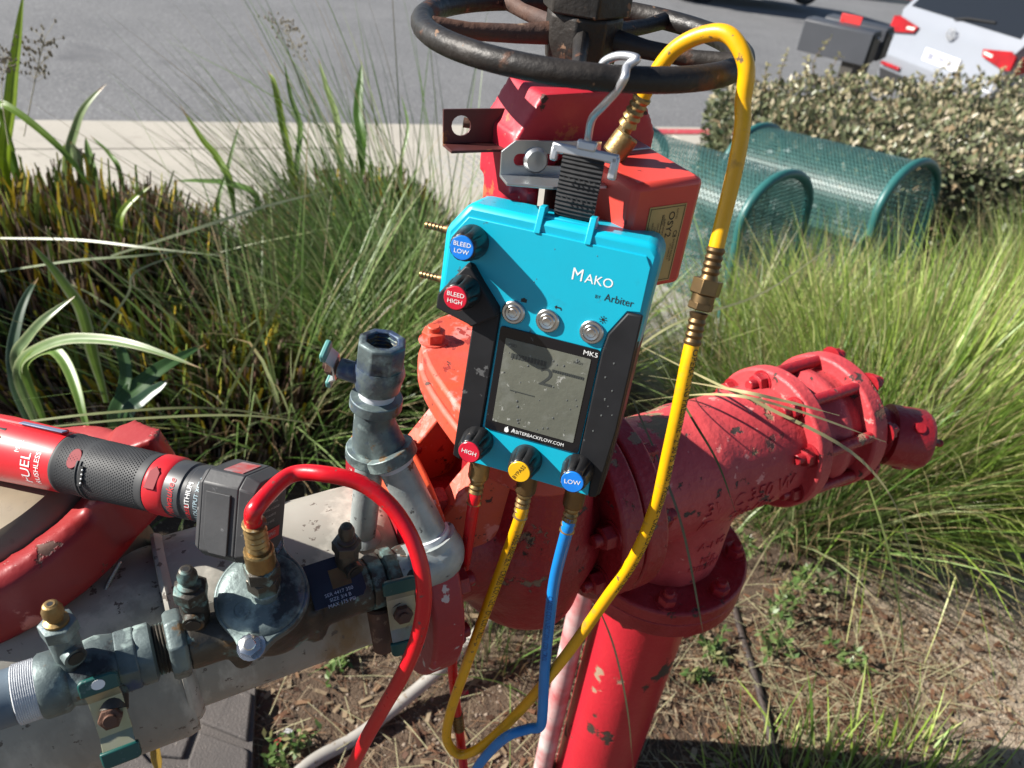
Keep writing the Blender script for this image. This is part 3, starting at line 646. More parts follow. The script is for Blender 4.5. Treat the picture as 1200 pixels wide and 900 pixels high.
# strap ribs
for x in (-.0222, .0152):
    M_ = Matrix.Translation((x, 0, 0)) @ Matrix.Rotation(math.pi/2, 4, 'Y')
    MB().prism([(-.0015, .0850), (-.0008, .0880), (.0035, .1035), (.013, .1035), (.016, .0940), (.016, .0860)], -.0024, .0024, M_).build('strap_rib', M_teal, gg, bevel=.0006)
MB().box((-.0035, .0905, -.016), (.036, .014, .02)).build('strap_slot', M_teal, gg, bevel=.001)
# screen
def rrect(x0, x1, y0, y1, r, n=4):
    out = []
    for cx, cy, a0 in ((x1-r, y1-r, 0), (x0+r, y1-r, 90), (x0+r, y0+r, 180), (x1-r, y0+r, 270)):
        for i in range(n+1): a = R_(a0+90*i/n); out.append((cx+r*math.cos(a), cy+r*math.sin(a)))
    return out
scn = MB().prism(rrect(-.0374, .0404, -.0777, .0106, .0022), -.001, .0018).build('screen', M_glassb, gg, bevel=.0003)
MB().prism(rrect(-.0318, .0350, -.0692, .0022, .0008), .0018, .0022).build('display', M_lcd, scn)
b = MB()
for i in range(11): b.box((-.0245+i*.0026, -.0105, .0024), (.0018, .004, .0002))
for i in range(14): b.box((.0085+i*.0018, -.0142, .0024), (.0012, .0022, .0002))
b.text('PSID', .0034, Matrix.Translation((-.0255, -.0025, .0024))); b.text('2', .021, Matrix.Translation((.0045, -.0215, .0024)), sx=1.15)
b.box((-.012, -.039, .0024), (.02, .0006, .0002)); b.text('HIGH', .003, Matrix.Translation((.026, -.003, .0024)))
b.build('display_digits', M_lcdseg, scn, flat=True)
MB().text('MK5', .0052, Matrix.Translation((.0338, .0062, .0020)), sx=1.15).build('screen_print', M_white, scn, flat=True)
b = MB(); b.text('A', .0056, Matrix.Translation((-.0135, -.0733, .0020))); b.text('RBITERBACKFLOW.COM', .0041, Matrix.Translation((.0072, -.0736, .0020)), sx=.93)
b.prism([(-.0208, -.0755), (-.0190, -.0762), (-.0175, -.0752), (-.0174, -.0735), (-.0182, -.0722), (-.0184, -.0705), (-.0200, -.0722), (-.0203, -.0716), (-.0210, -.0735)], .0018, .0020)
b.build('screen_print', M_white, scn, flat=True)
# face lettering
b = MB(); b.text('M', .0128, Matrix.Translation((.0125, .0620, .0006)), sx=.92); b.text('AKO', .0096, Matrix.Translation((.0287, .0610, .0006)), sx=1.02)
b.build('face_print', M_white, gg, flat=True)
b = MB(); b.text('BY', .0036, Matrix.Translation((.0300, .0497, .0006))); b.text('Arbiter', .0078, Matrix.Translation((.0455, .0506, .0006)), sx=.92)
b.build('face_print', M_ink, gg, flat=True)
b = MB(); M_ = Matrix.Translation((-.0232, .0340, .0006)); b.prism([(-.0022, -.0015), (.0022, -.0015), (.0022, .0012), (.001, .0012), (.0006, .0019), (-.0006, .0019), (-.001, .0012), (-.0022, .0012)], -.0001, 0, M_)
b.build('button_icon', M_ink, gg, flat=True); b = MB()
M_ = Matrix.Translation((.003, .0338, .0006)); b.prism([(-.0028, .001), (-.0012, .0026), (-.0012, .0016), (.002, .0016), (.0028, .0006), (.0028, -.0006), (.0022, -.0006), (.0018, .0006), (-.0012, .0006), (-.0012, -.0006)], -.0001, 0, M_)
b.build('button_icon', M_ink, gg, flat=True); b = MB()
M_ = Matrix.Translation((.0372, .0340, .0006)); b.lathe(M_ @ V((0, 0, -.0001)), Z, [(.0012, 0), (.0012, .0001)], 14)
for i in range(8): b.box((.0023, 0, 0), (.0012, .0005, .0001), M_ @ Matrix.Rotation(i*math.pi/4, 4, 'Z'))
b.build('button_icon', M_ink, gg, flat=True)
# steel push buttons
for x, y in ((-.0294, .0231), (-.0028, .0231), (.0310, .0228)):
    o = MB().lathe((x, y, .0003), Z, [(.0090, 0), (.0090, .0016), (.0082, .0024), (.0066, .0024), (.0064, .0018), (.006, .0018)], 32).build('push_button', M_steel, gg, angle=20)
    MB().lathe((x, y, .0018), Z, [(.0060, 0), (.0060, .0014), (.0054, .0020), (.0036, .0017), (.0030, .0021), (.001, .0018)], 28).build('button_cap', M_steel, o, angle=20)
# fluted knobs with coloured caps
def knob(x, y, z0, H, capm, lines, tm=None, ang=0, ts=.0042):
    n = 48; pr = []
    b = MB(); vs_ = []; fs = []
    lev = [(0, .0128, 0), (.004, .0130, .2), (H*.55, .0118, 1), (H-.003, .0108, .85), (H, .0098, .2), (H+.0005, .0090, 0)]
    for h, r, k in lev:
        for i in range(n):
            a = 2*math.pi*i/n; g = max(0, math.cos(8*a))**3*.0022*k; vs_.append(V((x+(r-g)*math.cos(a), y+(r-g)*math.sin(a), z0+h)))
    for j in range(len(lev)-1):
        for i in range(n): fs.append([j*n+i, j*n+(i+1) % n, (j+1)*n+(i+1) % n, (j+1)*n+i])
    fs.append(list(range(n))[::-1]); fs.append([(len(lev)-1)*n+i for i in range(n)])
    o = b.add(vs_, fs).build('knob', M_blkg, gg, angle=50)
    MB().lathe((x, y, z0+H+.0004), Z, [(.0088, 0), (.0088, .0008), (.0084, .0012)], 32).build('knob_cap', capm, o)
    t = MB()
    for k, s in enumerate(lines): t.text(s, ts, Matrix.Translation((x, y, z0+H+.0018)) @ Matrix.Rotation(R_(ang), 4, 'Z') @ Matrix.Translation((0, (len(lines)-1)*.0026-.0052*k, 0)), sx=1.05)
    t.build('cap_print', tm or M_white, o, flat=True)
knob(-.0688, .0686, .0004, .022, M_bluecap, ('BLEED', 'LOW'), ts=.0046)
knob(-.0668, .0332, .0095, .019, M_redcap, ('BLEED', 'HIGH'), ts=.0046)
knob(-.0410, -.0905, .0004, .022, M_redcap, ('HIGH',), ang=-4, ts=.005)
knob(.0012, -.0950, .0004, .022, M_yelcap, ('BYPASS',), M_ink, 62, .0044)
knob(.0432, -.0905, .0004, .022, M_bluecap, ('LOW',), ang=8, ts=.0052)
# brass barbs on the left edge
for y in (.0668, .0270):
    pr = []
    for i in range(5): pr += [(.0022, .0105+i*.0030), (.0031, .0112+i*.0030), (.0024, .0134+i*.0030)]
    MB().lathe((-.0905, y, -.024), -X, [(.0048, -.002), (.0048, .006), (.0034, .008), (.0028, .0105)]+pr[1:], 16).build('barb', M_brassd, gg, angle=25)
# outlet couplings under the gauge
PORTS = [(-.0415, 'HIGH'), (.0012, 'BYPASS'), (.0432, 'LOW')]
def knurl(b, p, ax, r, h, n=36, rows=9):
    fr = frame_from(p, ax); vs_ = []; fs = []
    hs = [0]+[h*(.08+.84*i/rows) for i in range(rows+1)]+[h]
    for j, hh in enumerate(hs):
        for i in range(n):
            a = 2*math.pi*(i+(.5 if j % 2 else 0))/n; rr = r*(.90 if j in (0, len(hs)-1) else (1.0 if (i+j//2) % 2 else .965)); vs_.append(fr @ V((rr*math.cos(a), rr*math.sin(a), hh)))
    for j in range(len(hs)-1):
        for i in range(n): fs.append([j*n+i, j*n+(i+1) % n, (j+1)*n+(i+1) % n, (j+1)*n+i])
    fs.append(list(range(n))[::-1]); fs.append([(len(hs)-1)*n+i for i in range(n)]); b.add(vs_, fs); return b
for x, _ in PORTS:
    MB().lathe((x, -.1125, -.020), -Yv, [(.0085, 0), (.0085, .005), (.006, .006)], 20).build('port', M_brassd, gg)
# water drops on the wet face
b = MB(); r2 = random.Random(3)
for i in range(30):
    x, y = r2.uniform(-.030, .034), r2.uniform(-.067, 0); b.sphere((x, y, .0022), r2.uniform(.0003, .0010), 8, 5, (1, r2.uniform(1, 1.4), .45))
for i in range(9):
    x, y = r2.uniform(.048, .060), r2.uniform(-.06, .03); b.sphere((x, y, .0022), r2.uniform(.0003, .0009), 8, 5, (1, 1.3, .5))
for i in range(6):
    x, y = r2.uniform(-.04, .058), r2.uniform(.045, .083); b.sphere((x, y, .0004), r2.uniform(.0002, .0006), 8, 5, (1, 1.3, .5))
b.build('water_drop', M_drop, gg, kind='stuff')
# webbing strap with cross ribs, and the hook
sp = [V((-.0005, .094, -.020)), V((-.0005, .102, -.013)), V((-.0004, .115, -.009)), V((.0002, .128, -.006)), V((.0004, .141, -.004)), V((.0004, .1455, -.006))]
sp = spline(sp, 9); b = MB(); vs_ = []; fs = []
for i, q in enumerate(sp):
    t = (sp[min(i+1, len(sp)-1)]-sp[max(i-1, 0)]).normalized(); nn = X.cross(t).normalized()
    rr = .0005*(1 if i % 2 else -1)
    for xx, zz in ((-.0146, -.0014), (.0146, -.0014), (.0146, .0014+rr), (.005, .0018+rr), (-.005, .0018+rr), (-.0146, .0014+rr)): vs_.append(q+X*xx+nn*zz)
for i in range(len(sp)-1):
    for j in range(6): fs.append([i*6+j, i*6+(j+1) % 6, (i+1)*6+(j+1) % 6, (i+1)*6+j])
fs.append([5, 4, 3, 2, 1, 0]); fs.append([(len(sp)-1)*6+j for j in range(6)])
stp = b.add(vs_, fs).build('strap', M_web, gg, flat=True)
b = MB()
for zz in (.113, .127):
    for k in range(7): b.tube([V((-.011+k*.0036, zz+.001*(k % 2), -.0058+(zz-.113)*.25)), V((-.0095+k*.0036, zz-.0012, -.0055+(zz-.113)*.25))], .0005, 5)
b.build('stitching', M_web, stp)
hk = MB(); hk.box((.0006, .1450, -.004), (.047, .0072, .0042)); hk.box((-.0205, .1410, -.004), (.0055, .010, .0042)); hk.box((.0218, .1390, -.004), (.0062, .016, .0042)); hk.box((.001, .1500, -.004), (.014, .0072, .0062))
hko = hk.build('hook_bar', M_alu, gg, bevel=.0016)
WC = pf(-.251, 0, .518)
def rimdir(px):
    d = pz(px, 84, WC.z)-WC; d.z = 0; return d.normalized()
_rf = (WC+rimdir(735)*.1275-CP).dot(_f)
wire = [DF @ V((.001, .150, -.004)), DF @ V((.0008, .1565, -.003)), P(694, 139, .502), P(708, 123, .486), P(723, 106, _rf+.003), P(732, 91, _rf-.006), P(735, 78, _rf-.002)]
wire += [WC+rimdir(730)*.1205+Z*.0128, WC+rimdir(718)*.1120+Z*.0120, WC+rimdir(706)*.1050+Z*.0060, WC+rimdir(702)*.1040+Z*-.003]
MB().tube([DF.inverted() @ q for q in spline(wire, 8)], .0027, 12).build('hook', M_alu, gg)

# ================================================================== tamper switch on the yoke
sw = thing('tamper_switch', 'bright red switch box with a buff printed label, fixed beside the yoke', 'switch box', PF, (-.21, -.07, .34))
bx0, bx1, by0, by1, bz0, bz1 = -.2620, -.1990, -.1080, -.0360, .356, .4440
b = MB(); b.prism([(bx0, by0), (bx1, by0), (bx1, by1), (bx0, by1)], bz0, bz1)
b.build('box_cover', M_boxred, sw, bevel=.005)
MB().prism([(bx0-.001, by1+.001), (bx1+.002, by1+.001), (bx1+.002, by1+.016), (bx0-.001, by1+.016)], bz0, bz1-.003).build('box_base', M_boxred, sw, bevel=.003)
for xx in (bx0+.012, bx1-.012):
    MB().prism([(-.006, 0), (.006, 0), (.004, .004), (-.004, .004)], bz0+.004, bz1-.02, Matrix.Translation((xx, by0, 0)) @ Matrix.Rotation(math.pi, 4, 'Z')) 
MB().box((bx0+.022, by1+.006, bz1+.0008), (.070, .036, .002)).build('mount_plate', M_zinc, sw, bevel=.0006)
lf = frame_from(((bx0+bx1)/2+.0015, by0-.0006, (bz0+bz1)/2-.004), -Yv, X)   # label plane: x right, y up
lab = MB().prism([(-.0165, -.034), (.0175, -.034), (.0175, .030), (-.0165, .030)], -.0004, 0, lf).build('label', M_label, sw, flat=True)
b = MB(); RT = Matrix.Rotation(-math.pi/2, 4, 'Z')
def lt(s, x, y, sz, sx=1): b.text(s, sz, lf @ Matrix.Translation((x, y, .0003)) @ RT, sx=sx)
lt('OSY2', .0050, .0145, .0075, 1.2); lt('CAT NO', .0098, .0225, .0022); lt('SUPERVISORY', -.0005, .0130, .0022); lt('SWITCH', -.0022, .0190, .0022)
for k, s in enumerate(('CONTACT RATING 10A 125 VAC', '2.5A 6 30 VDC NEMA 4 IP54', 'OPEN COVER TO REMOVE TAMPER', 'USE ON OSY VALVES ONLY')): lt(s, -.0060-.0026*k, .002, .0021, .95)
lt('CE', .0015, -.0125, .0072); lt('SYSTEM SENSOR', .0125, -.0075, .0026); lt('ST CHARLES IL', .0100, -.0085, .0021); lt('N', -.0030, -.0265, .006); lt('C8', .0120, .006, .005)
for x in (-.0152, .0162, -.0032): b.box((x, -.002, .0002), (.0004, .062 if x != -.0032 else .05, .0001), lf)
for y in (-.0325, .0285): b.box((.0005, y, .0002), (.0316, .0004, .0001), lf)
b.box((-.009, -.016, .0002), (.012, .0004, .0001), lf)
b.build('label_print', M_ink, lab, flat=True)
# galvanised angle bracket left of the box
br = thing('switch_bracket', 'bare galvanised angle bracket with a long slot, across the red yoke behind the strap', 'bracket', PF, (-.29, -.045, .43))
def slotplate(poly, slot, t, M_):
    """plate with a slotted hole: outer loop bridged to inner loop"""
    bm_ = MB(); n = len(poly); k = len(slot)
    import mathutils.geometry as mg
    tri = mg.tessellate_polygon([[V((x, y, 0)) for x, y in poly], [V((x, y, 0)) for x, y in slot]])
    allp = list(poly)+list(slot); N_ = len(allp)
    vs_ = [(x, y, 0) for x, y in allp]+[(x, y, t) for x, y in allp]
    fs = [list(q)[::-1] for q in tri]+[[i+N_ for i in q] for q in tri]
    fs += [[i, (i+1) % n, N_+(i+1) % n, N_+i] for i in range(n)]+[[n+(i+1) % k, n+i, N_+n+i, N_+n+(i+1) % k] for i in range(k)]
    return bm_.add(vs_, fs, M_)
sl_ = [(-.018+.0045*math.cos(t), .0045*math.sin(t)) for t in np.linspace(math.pi/2, 1.5*math.pi, 7)]+[(.028+.0045*math.cos(t), .0045*math.sin(t)) for t in np.linspace(-math.pi/2, math.pi/2, 7)]
BF = frame_from(_BRK, (-.25, -1, .10), (1, -.28, .0))
slotplate([(-.032, -.013), (.045, -.013), (.045, .014), (.026, .014), (-.022, .014), (-.032, .006)], sl_, .0022, BF).build('slotted_plate', M_zinc, br, flat=True, bevel=.0004)
b = MB(); b.prism([(-.032, 0), (.042, 0), (.042, .028), (.000, .030), (-.032, .020)], 0, .0022, BF @ Matrix.Translation((0, -.0132, .002)) @ Matrix.Rotation(math.pi/2, 4, 'X') @ Matrix.Scale(-1, 4, (0, 0, 1)) @ Matrix.Scale(1, 4, (0, 1, 0)))
b.build('bracket_flange', M_zinc, br, flat=True, bevel=.0004)
MB().lathe(BF @ V((-.006, 0, .0022)), BF.to_3x3() @ Z, [(.0095, 0), (.0095, .002), (.0075, .0045), (.003, .005)], 24).build('bracket_bolt', M_zinc, br)
b2_ = thing('switch_bracket', 'brown painted bracket end with a round hole, sticking out left of the yoke', 'bracket', PF, (-.33, .02, .44))
BF2 = frame_from(_BRK2, (-.15, -1, .12), (1, -.15, .0))
hole = [(-.006+.0075*math.cos(t), .0005+.0075*math.sin(t)) for t in np.linspace(0, 2*math.pi, 17)[:-1]]
slotplate([(-.020, -.0125), (.045, -.0125), (.045, .0125), (-.020, .0125)], hole, .002, BF2).build('holed_plate', M_brownplate, b2_, flat=True, bevel=.0003)
MB().box((.0125, -.0135, .012), (.065, .002, .024), BF2).build('bracket_flange', M_brownplate, b2_, flat=True, bevel=.0003)
MB().cyl(BF2 @ V((.000, .0, -.012)), BF2 @ V((.045, -.004, .006)), .0038, n=12).build('clamp_bolt', M_rustiron, b2_)
# ================================================================== hoses
HR = .0055
def dpt(px, py, off=0): return ppl(px, py, DF @ V((0, -.1137, -.02))+dh*off, dh)
def ferrule(parent, p, ax, r=.0064, L=.026, mt=None):
    """crimped sleeve from p along ax"""
    pr = [(r*.82, 0), (r*1.0, .001)]; n = 4
    for i in range(n): pr += [(r*1.04, L*(.12+.2*i)), (r*.86, L*(.22+.2*i))]
    pr += [(r*1.02, L*.94), (r*1.06, L*.985), (r*.9, L)]
    return MB().lathe(p, ax, pr, 22).build('ferrule', mt or M_brass, parent, angle=25)
def swivel(parent, p, ax, r=.0090, L=.020, mt=None):
    b = MB(); b.lathe(p, ax, [(r*.85, -.001), (r*.95, .0005)], 22); knurl(b, p, ax, r, L); return b.build('coupling_nut', mt or M_brass, parent, angle=20)
def hose(name, label, pts, mt, r=HR, n=10, group=None, lay=None):
    if lay:      # the free end comes to rest on the soil
        e = pts[-1]; pts = pts+[V((e.x+lay[0]*.25, e.y+lay[1]*.25, max(.03, e.z*.35))), V((e.x+lay[0]*.5, e.y+lay[1]*.5, r+.004)), V((e.x+lay[0], e.y+lay[1], r+.003))]
    q = spline(pts, n); root = bpy.data.objects.new(name, None); COL.objects.link(root); root.location = pts[0]
    META[root.name] = {'fr': Matrix.Translation(pts[0]), 'base': V(pts[0])}; tag(root, label, 'hose', group)
    MB().tube(q, r, 16).build('hose_tube', mt, root); return root, q
def hprint(root, q, s0, string, size, facing, mt=None, r=HR, flip=False):
    """lettering printed along a hose from arc length s0; facing = direction the print looks"""
    L = [0]
    for i in range(1, len(q)): L.append(L[-1]+(q[i]-q[i-1]).length)
    vs_, fs = text_mesh(string); xm = min(v.x for v in vs_); b = MB(); out = []
    for v in vs_:
        s = s0+(v.x-xm)*size*.9; i = max(1, min(len(L)-1, int(np.searchsorted(L, s)))); t = (s-L[i-1])/max(1e-9, L[i]-L[i-1]); t = max(0, min(1, t))
        c = q[i-1].lerp(q[i], t); tg = (q[i]-q[i-1]).normalized(); fz = (V(facing)-tg*V(facing).dot(tg)).normalized(); sd = fz.cross(tg)
        a = v.y*size/r; out.append(c+(fz*math.cos(a)+sd*math.sin(a))*(r+.00025))
    b.add(out, fs).build('hose_print', mt or M_ink, root, flat=True, recalc=False)
def port(i): x = PORTS[i][0]; return DF @ V((x, -.1185, -.020)), DF.to_3x3() @ V((0, -1, 0))
# red hose from HIGH
p, a = port(0)
rt, q = hose('red_hose', 'red hose hanging straight down from the left port of the gauge', [p+a*.030, p+a*.050, dpt(546, 650), dpt(534, 715), dpt(530, 775), dpt(534, 822), dpt(540, 870), dpt(546, 925), dpt(552, 990)], M_hred, .0054, lay=(.03, -.22))
swivel(rt, p, a); ferrule(rt, p+a*.020, a)
k = min(range(len(q)), key=lambda i: abs(pj(q[i])[1]-838)); tgt = (q[k+1]-q[k]).normalized()
ferrule(rt, q[k], tgt, .0066, .030, M_brassd); hprint(rt, q, .06, 'CROSS CONNECTION CONTROL HOSE', .0075, (-.5, -.8, .3), mat('red_hose_print', (.30, .005, .01), rough=.5), .0054)
# yellow hose: BYPASS port down, loop and up to the coupler
p, a = port(1)
pts = [p+a*.030, p+a*.048, dpt(592, 655, -.004), dpt(566, 725, -.008), dpt(543, 790, -.012), dpt(527, 838, -.016), dpt(524, 868, -.016), dpt(539, 884, -.012), dpt(565, 874, -.008), dpt(610, 832, 0), dpt(660, 772, .0), dpt(706, 708, .0), dpt(745, 650, 0), dpt(770, 588, 0), dpt(784, 530, .002), dpt(797, 470, .006), dpt(806, 425, .012), dpt(812, 398, .018)]
rt, q = hose('yellow_hose', 'yellow hose looping low from the middle port of the gauge up to a brass coupler', pts, M_hyel)
swivel(rt, p, a, mt=M_brassd); ferrule(rt, p+a*.020, a)
tt = (pts[-1]-pts[-2]).normalized(); ferrule(rt, pts[-1]-tt*.004, tt, .0063, .024, M_brassd)
hprint(rt, q, .035, 'HOSE ASSEMBLY ♦ CROSS CONNECTION CONTROL ♦'.replace('♦', '-'), .0080, (.35, -.8, .5))
LQ = sum((q[i]-q[i-1]).length for i in range(1, len(q)))
hprint(rt, q[::-1], .006, 'OPERATING PRESSURE - 2750 PSI BURST PRESSURE - CROSS CONNECTION CONTROL', .0074, (.5, -.8, .3))
cp = pts[-1]+tt*.021
# coupler and second yellow hose over the wheel
pts2 = [dpt(838, 296, .040), dpt(849, 250, .049), dpt(862, 195, .058), dpt(870, 148, .066), WC+V((.1075, -.0890, -.012)), WC+V((.1040, -.0860, .010)), WC+V((.0915, -.0760, .0242)), WC+V((.077, -.0655, .0215)), WC+V((.0615, -.0570, .009)), WC+V((.0515, -.0535, -.010)), WC+V((.0455, -.0510, -.029))]
rt2, q2 = hose('yellow_hose', 'yellow hose draped over the handwheel rim with its brass end hanging behind', pts2, M_hyel)
t2 = (pts2[0]-pts2[1]).normalized(); ferrule(rt2, pts2[0]-t2*.004, t2, .0063, .024, M_brassd)
d_ = (cp-pts2[0]-t2*.020); dn = d_.normalized(); a0 = pts2[0]+t2*.019
MB().lathe(a0, dn, [(.007, 0), (.0100, .001)], 6).hexa(a0, dn, .0108, d_.length*.50).lathe(a0+dn*d_.length*.5, dn, [(.0082, 0), (.0082, d_.length*.28)], 20).hexa(a0+dn*d_.length*.76, dn, .0092, d_.length*.24).build('coupler', M_brassd, rt2, bevel=.0004)
t3 = (pts2[-1]-pts2[-2]).normalized(); ferrule(rt2, pts2[-1]-t3*.004, t3, .0066, .024)
e0 = pts2[-1]+t3*.019
b = MB(); b.cyl(e0, e0+t3*.010, .0052, n=14); knurl(b, e0+t3*.008+V((.004, 0, 0)), (t3+V((-.35, -.35, -.2))).normalized(), .0095, .018); b.build('end_fitting', M_brass, rt2, angle=20)
# blue hose
p, a = port(2)
rt, q = hose('blue_hose', 'blue hose hanging from the right port of the gauge, kinked near the ground', [p+a*.030, p+a*.048, dpt(650, 680, -.002), dpt(643, 735, -.004), dpt(638, 790, -.006), dpt(636, 832, -.008), dpt(633, 851, -.010), dpt(620, 854, -.012), dpt(596, 862, -.02), dpt(574, 881, -.02), dpt(556, 906, -.02), dpt(540, 950, -.02)], M_hblu, lay=(-.12, -.20))
swivel(rt, p, a, mt=M_brassd); ferrule(rt, p+a*.020, a); hprint(rt, q, .11, 'CROSS CONNECTION CONTROL', .0070, (-.3, -.8, .3), mat('blue_hose_print', (.004, .06, .25), rough=.5))
# big red hose on the middle test tap
pa = HOSE_A; ua = HOSE_AU
pts = [pa+ua*.040, pa+ua*.052, pa+ua*.064+V((.004, .002, 0)), P(340, 557, .578), P(384, 556, .575), P(428, 569, .580), P(464, 600, .585), P(488, 645, .590), P(497, 695, .600), P(490, 745, .615), P(472, 790, .64), P(448, 832, .67), P(424, 875, .70), P(400, 925, .74), P(375, 985, .78)]
rt, q = hose('red_hose', 'thick glossy red hose arching off the middle test tap of the bypass line', pts, M_hred, .0063, lay=(-.10, -.20))
swivel(rt, pa-ua*.002, ua, .0112, .020); ferrule(rt, pa+ua*.017, ua, .0082, .030)
# ================================================================== cordless tool lying on the clamp
D0 = P(0, 533, .655); D1 = P(290, 600, .600)
tx = (D1-D0).normalized(); tz = V((0, 0, 1)); tz = (tz-tx*tz.dot(tx)).normalized(); ty = tz.cross(tx)
TF = Matrix((tx, ty, tz)).transposed().to_4x4(); TF.translation = D0; TF = Matrix.Translation(tx*.043+tz*.010) @ TF @ Matrix.Rotation(R_(-26), 4, 'X') @ Matrix.Diagonal((1.03, .92, .92, 1))
dr = thing('cordless_driver', 'red and black cordless driver with a charcoal battery, lying across the red clamp', 'power tool', TF, (.08, 0, -.027))
def tub(name, prof, m_, n=40, sx=1, sy=1, **k): return MB().lathe((0, 0, 0), X, [(r, h) for r, h in prof], n, xdir=(0, 0, 1), sx=sx, sy=sy).build(name, m_, dr, **k)
hd_ = tub('head_housing', [(.014, -.135), (.020, -.13), (.024, -.10), (.0275, -.06), (.0285, -.03), (.0275, .0), (.0265, .030), (.0262, .034)], M_toolred, sx=1.04)
MB().box((-.012, -.004, .0285), (.085, .010, .004)).build('motor_cap', M_toolred, hd_, bevel=.002)
MB().box((.012, -.008, .0302), (.042, .006, .0012)).build('blue_stripe', mat('blue_grey_plastic', (.16, .19, .30), rough=.4), hd_, bevel=.0003)
for k in range(3):
    M_ = Matrix.Rotation(R_(70-18*k), 4, 'X') @ Matrix.Translation((-.026, 0, .0275)); MB().box((0, 0, 0), (.022, .0035, .003), M_).build('vent', M_ink, hd_, bevel=.001)
# textured grip: raised pads
gr = tub('grip', [(.0258, .033), (.0272, .035), (.0272, .037), (.0265, .0385), (.0262, .06), (.0256, .09), (.0250, .112), (.0256, .1145), (.0256, .117), (.024, .119)], M_rub, sx=1.0)
b = MB(); nx, na = 38, 60
for i in range(nx):
    for j in range(na):
        x = .0405+.0705*i/nx; a = 2*math.pi*(j+.5*(i % 2))/na
        if .058 < x < .0625: continue
        r = .0263-.0011*(x-.04)/.07; c, s = math.cos(a), math.sin(a); h = .0006; wx = .00075; wa = .036
        q = []
        for (dx, da) in ((-wx, 0), (0, -wa), (wx, 0), (0, wa)): q.append(V((x+dx, r*math.cos(a+da), r*math.sin(a+da))))
        q.append(V((x, (r+h)*c, (r+h)*s))); b.add(q, [[0, 1, 4], [1, 2, 4], [2, 3, 4], [3, 0, 4]])
b.build('grip_texture', M_rub, gr, kind='stuff', flat=True)
b = MB()
for x in (.0590, .0622): b.tube([V((x, .0264*math.cos(t), .0264*math.sin(t))) for t in np.linspace(R_(150), R_(275), 16)], .0010, 6)
b.build('grip_rib', M_rub, gr)
MB().lathe((.0545, -.0215, .0135), V((0, -.85, .53)), [(.0072, 0), (.0072, .0009)], 24, sx=.8, sy=1.25).build('trigger', mat('dark_red_recess', (.20, .006, .012), rough=.7), gr, bevel=.0004)
b = MB(); b.box((0, 0, 0), (.0034, .017, .0012), Matrix.Rotation(R_(82), 4, 'X') @ Matrix.Translation((.0645, -.002, .0266)))
led = b.build('charge_gauge', M_ink, gr)
b = MB()
for k in range(4): b.sphere(Matrix.Rotation(R_(82), 4, 'X') @ V((.0660, -.008+k*.0038, .0272)), .0008, 8, 5)
b.build('gauge_lamp', M_white, led)
rg = tub('red_collar', [(.0245, .117), (.0262, .119), (.0262, .132), (.0245, .1345)], M_toolred)
MB().prism([(-.0045, -.009), (.0045, -.009), (.0045, .006), (.0, .011), (-.0045, .006)], -.0008, .0004, Matrix.Translation((.1255, 0, 0)) @ Matrix.Rotation(R_(62), 4, 'X') @ Matrix.Translation((0, 0, .0263))).build('latch_opening', mat('dark_red_recess', (.16, .006, .01), rough=.5), rg, bevel=.0004)
nk = tub('battery_neck', [(.0240, .1335), (.0246, .135), (.0246, .148), (.0232, .1495), (.0232, .1525), (.0246, .154), (.0246, .1700)], mat('neck_black_plastic', (.03, .031, .034), (.045, .046, .05), 25, .4, rough2=.5))
def oncyl(x, ph, r=.0248): return lambda a: V((x-a.y, -(r+.0002)*math.cos(ph+a.x/r), (r+.0002)*math.sin(ph+a.x/r)))
MB().text('LITHIUM', .0058, fn=oncyl(.1570, .22)).build('neck_print', M_white, nk, flat=True)
MB().text('M12', .0055, fn=oncyl(.1570, -.62)).text('RED', .0052, fn=oncyl(.1570, -.30)).text('Milwaukee', .0085, fn=oncyl(.1415, -.08), shear=.3).build('neck_print', mat('red_print', (.55, .015, .02), rough=.5), nk, flat=True)
MB().text('HIGH OUTPUT XC2.5', .0050, fn=oncyl(.1640, -.06)).build('neck_print', mat('pale_blue_print', (.38, .50, .55), rough=.5), nk, flat=True)
MB().text('FUEL', .0125, fn=oncyl(.0135, -.12, .0272), sx=1.1).text('BRUSHLESS', .0066, fn=oncyl(.0235, -.12, .0268), sx=1.05).text('M12', .0062, fn=oncyl(.004, .55, .0276)).build('head_print', M_white, hd_, flat=True)
# battery block
bt = MB(); sec = [(-.019, -.045), (.019, -.045), (.027, -.037), (.027, .021), (.018, .030), (-.018, .030), (-.027, .021), (-.027, -.037)]
MX = Matrix(((0, 0, 1, 0), (1, 0, 0, 0), (0, 1, 0, 0), (0, 0, 0, 1)))
def inset(s_, k): return [(y*k, (z+.007)*k-.007) for y, z in s_]
bt.prism(inset(sec, .93), .166, .1705, MX, taper=sec); bt.prism(sec, .1705, .2000, MX); bt.prism(sec, .2000, .2120, MX, taper=inset(sec, .90))
bat = bt.build('battery', M_bat, dr, bevel=.0012)
MB().prism([(-.030, -.012), (-.018, -.022), (.022, -.022), (.022, .018), (-.030, .018)], 0, .0022, Matrix.Translation((.186, -.0270, -.007)) @ Matrix(((0, .50, 0, 0), (0, 0, -1, 0), (1, 0, 0, 0), (0, 0, 0, 1)))).build('side_panel', M_bat, bat, bevel=.0005, flat=True)
MB().box((.2121, -.002, -.004), (.0006, .038, .050)).build('battery_label', mat('dark_battery_label', (.02, .02, .021), rough=.45), bat, flat=True)
LB = Matrix.Translation((.2126, -.002, -.004)) @ Matrix(((0, 0, 1, 0), (1, 0, 0, 0), (0, 1, 0, 0), (0, 0, 0, 1)))
MB().box((0, -.020, 0), (.036, .009, .0002), LB).build('label_band', mat('red_label_band', (.45, .02, .02), rough=.5), bat, flat=True)
b = MB()
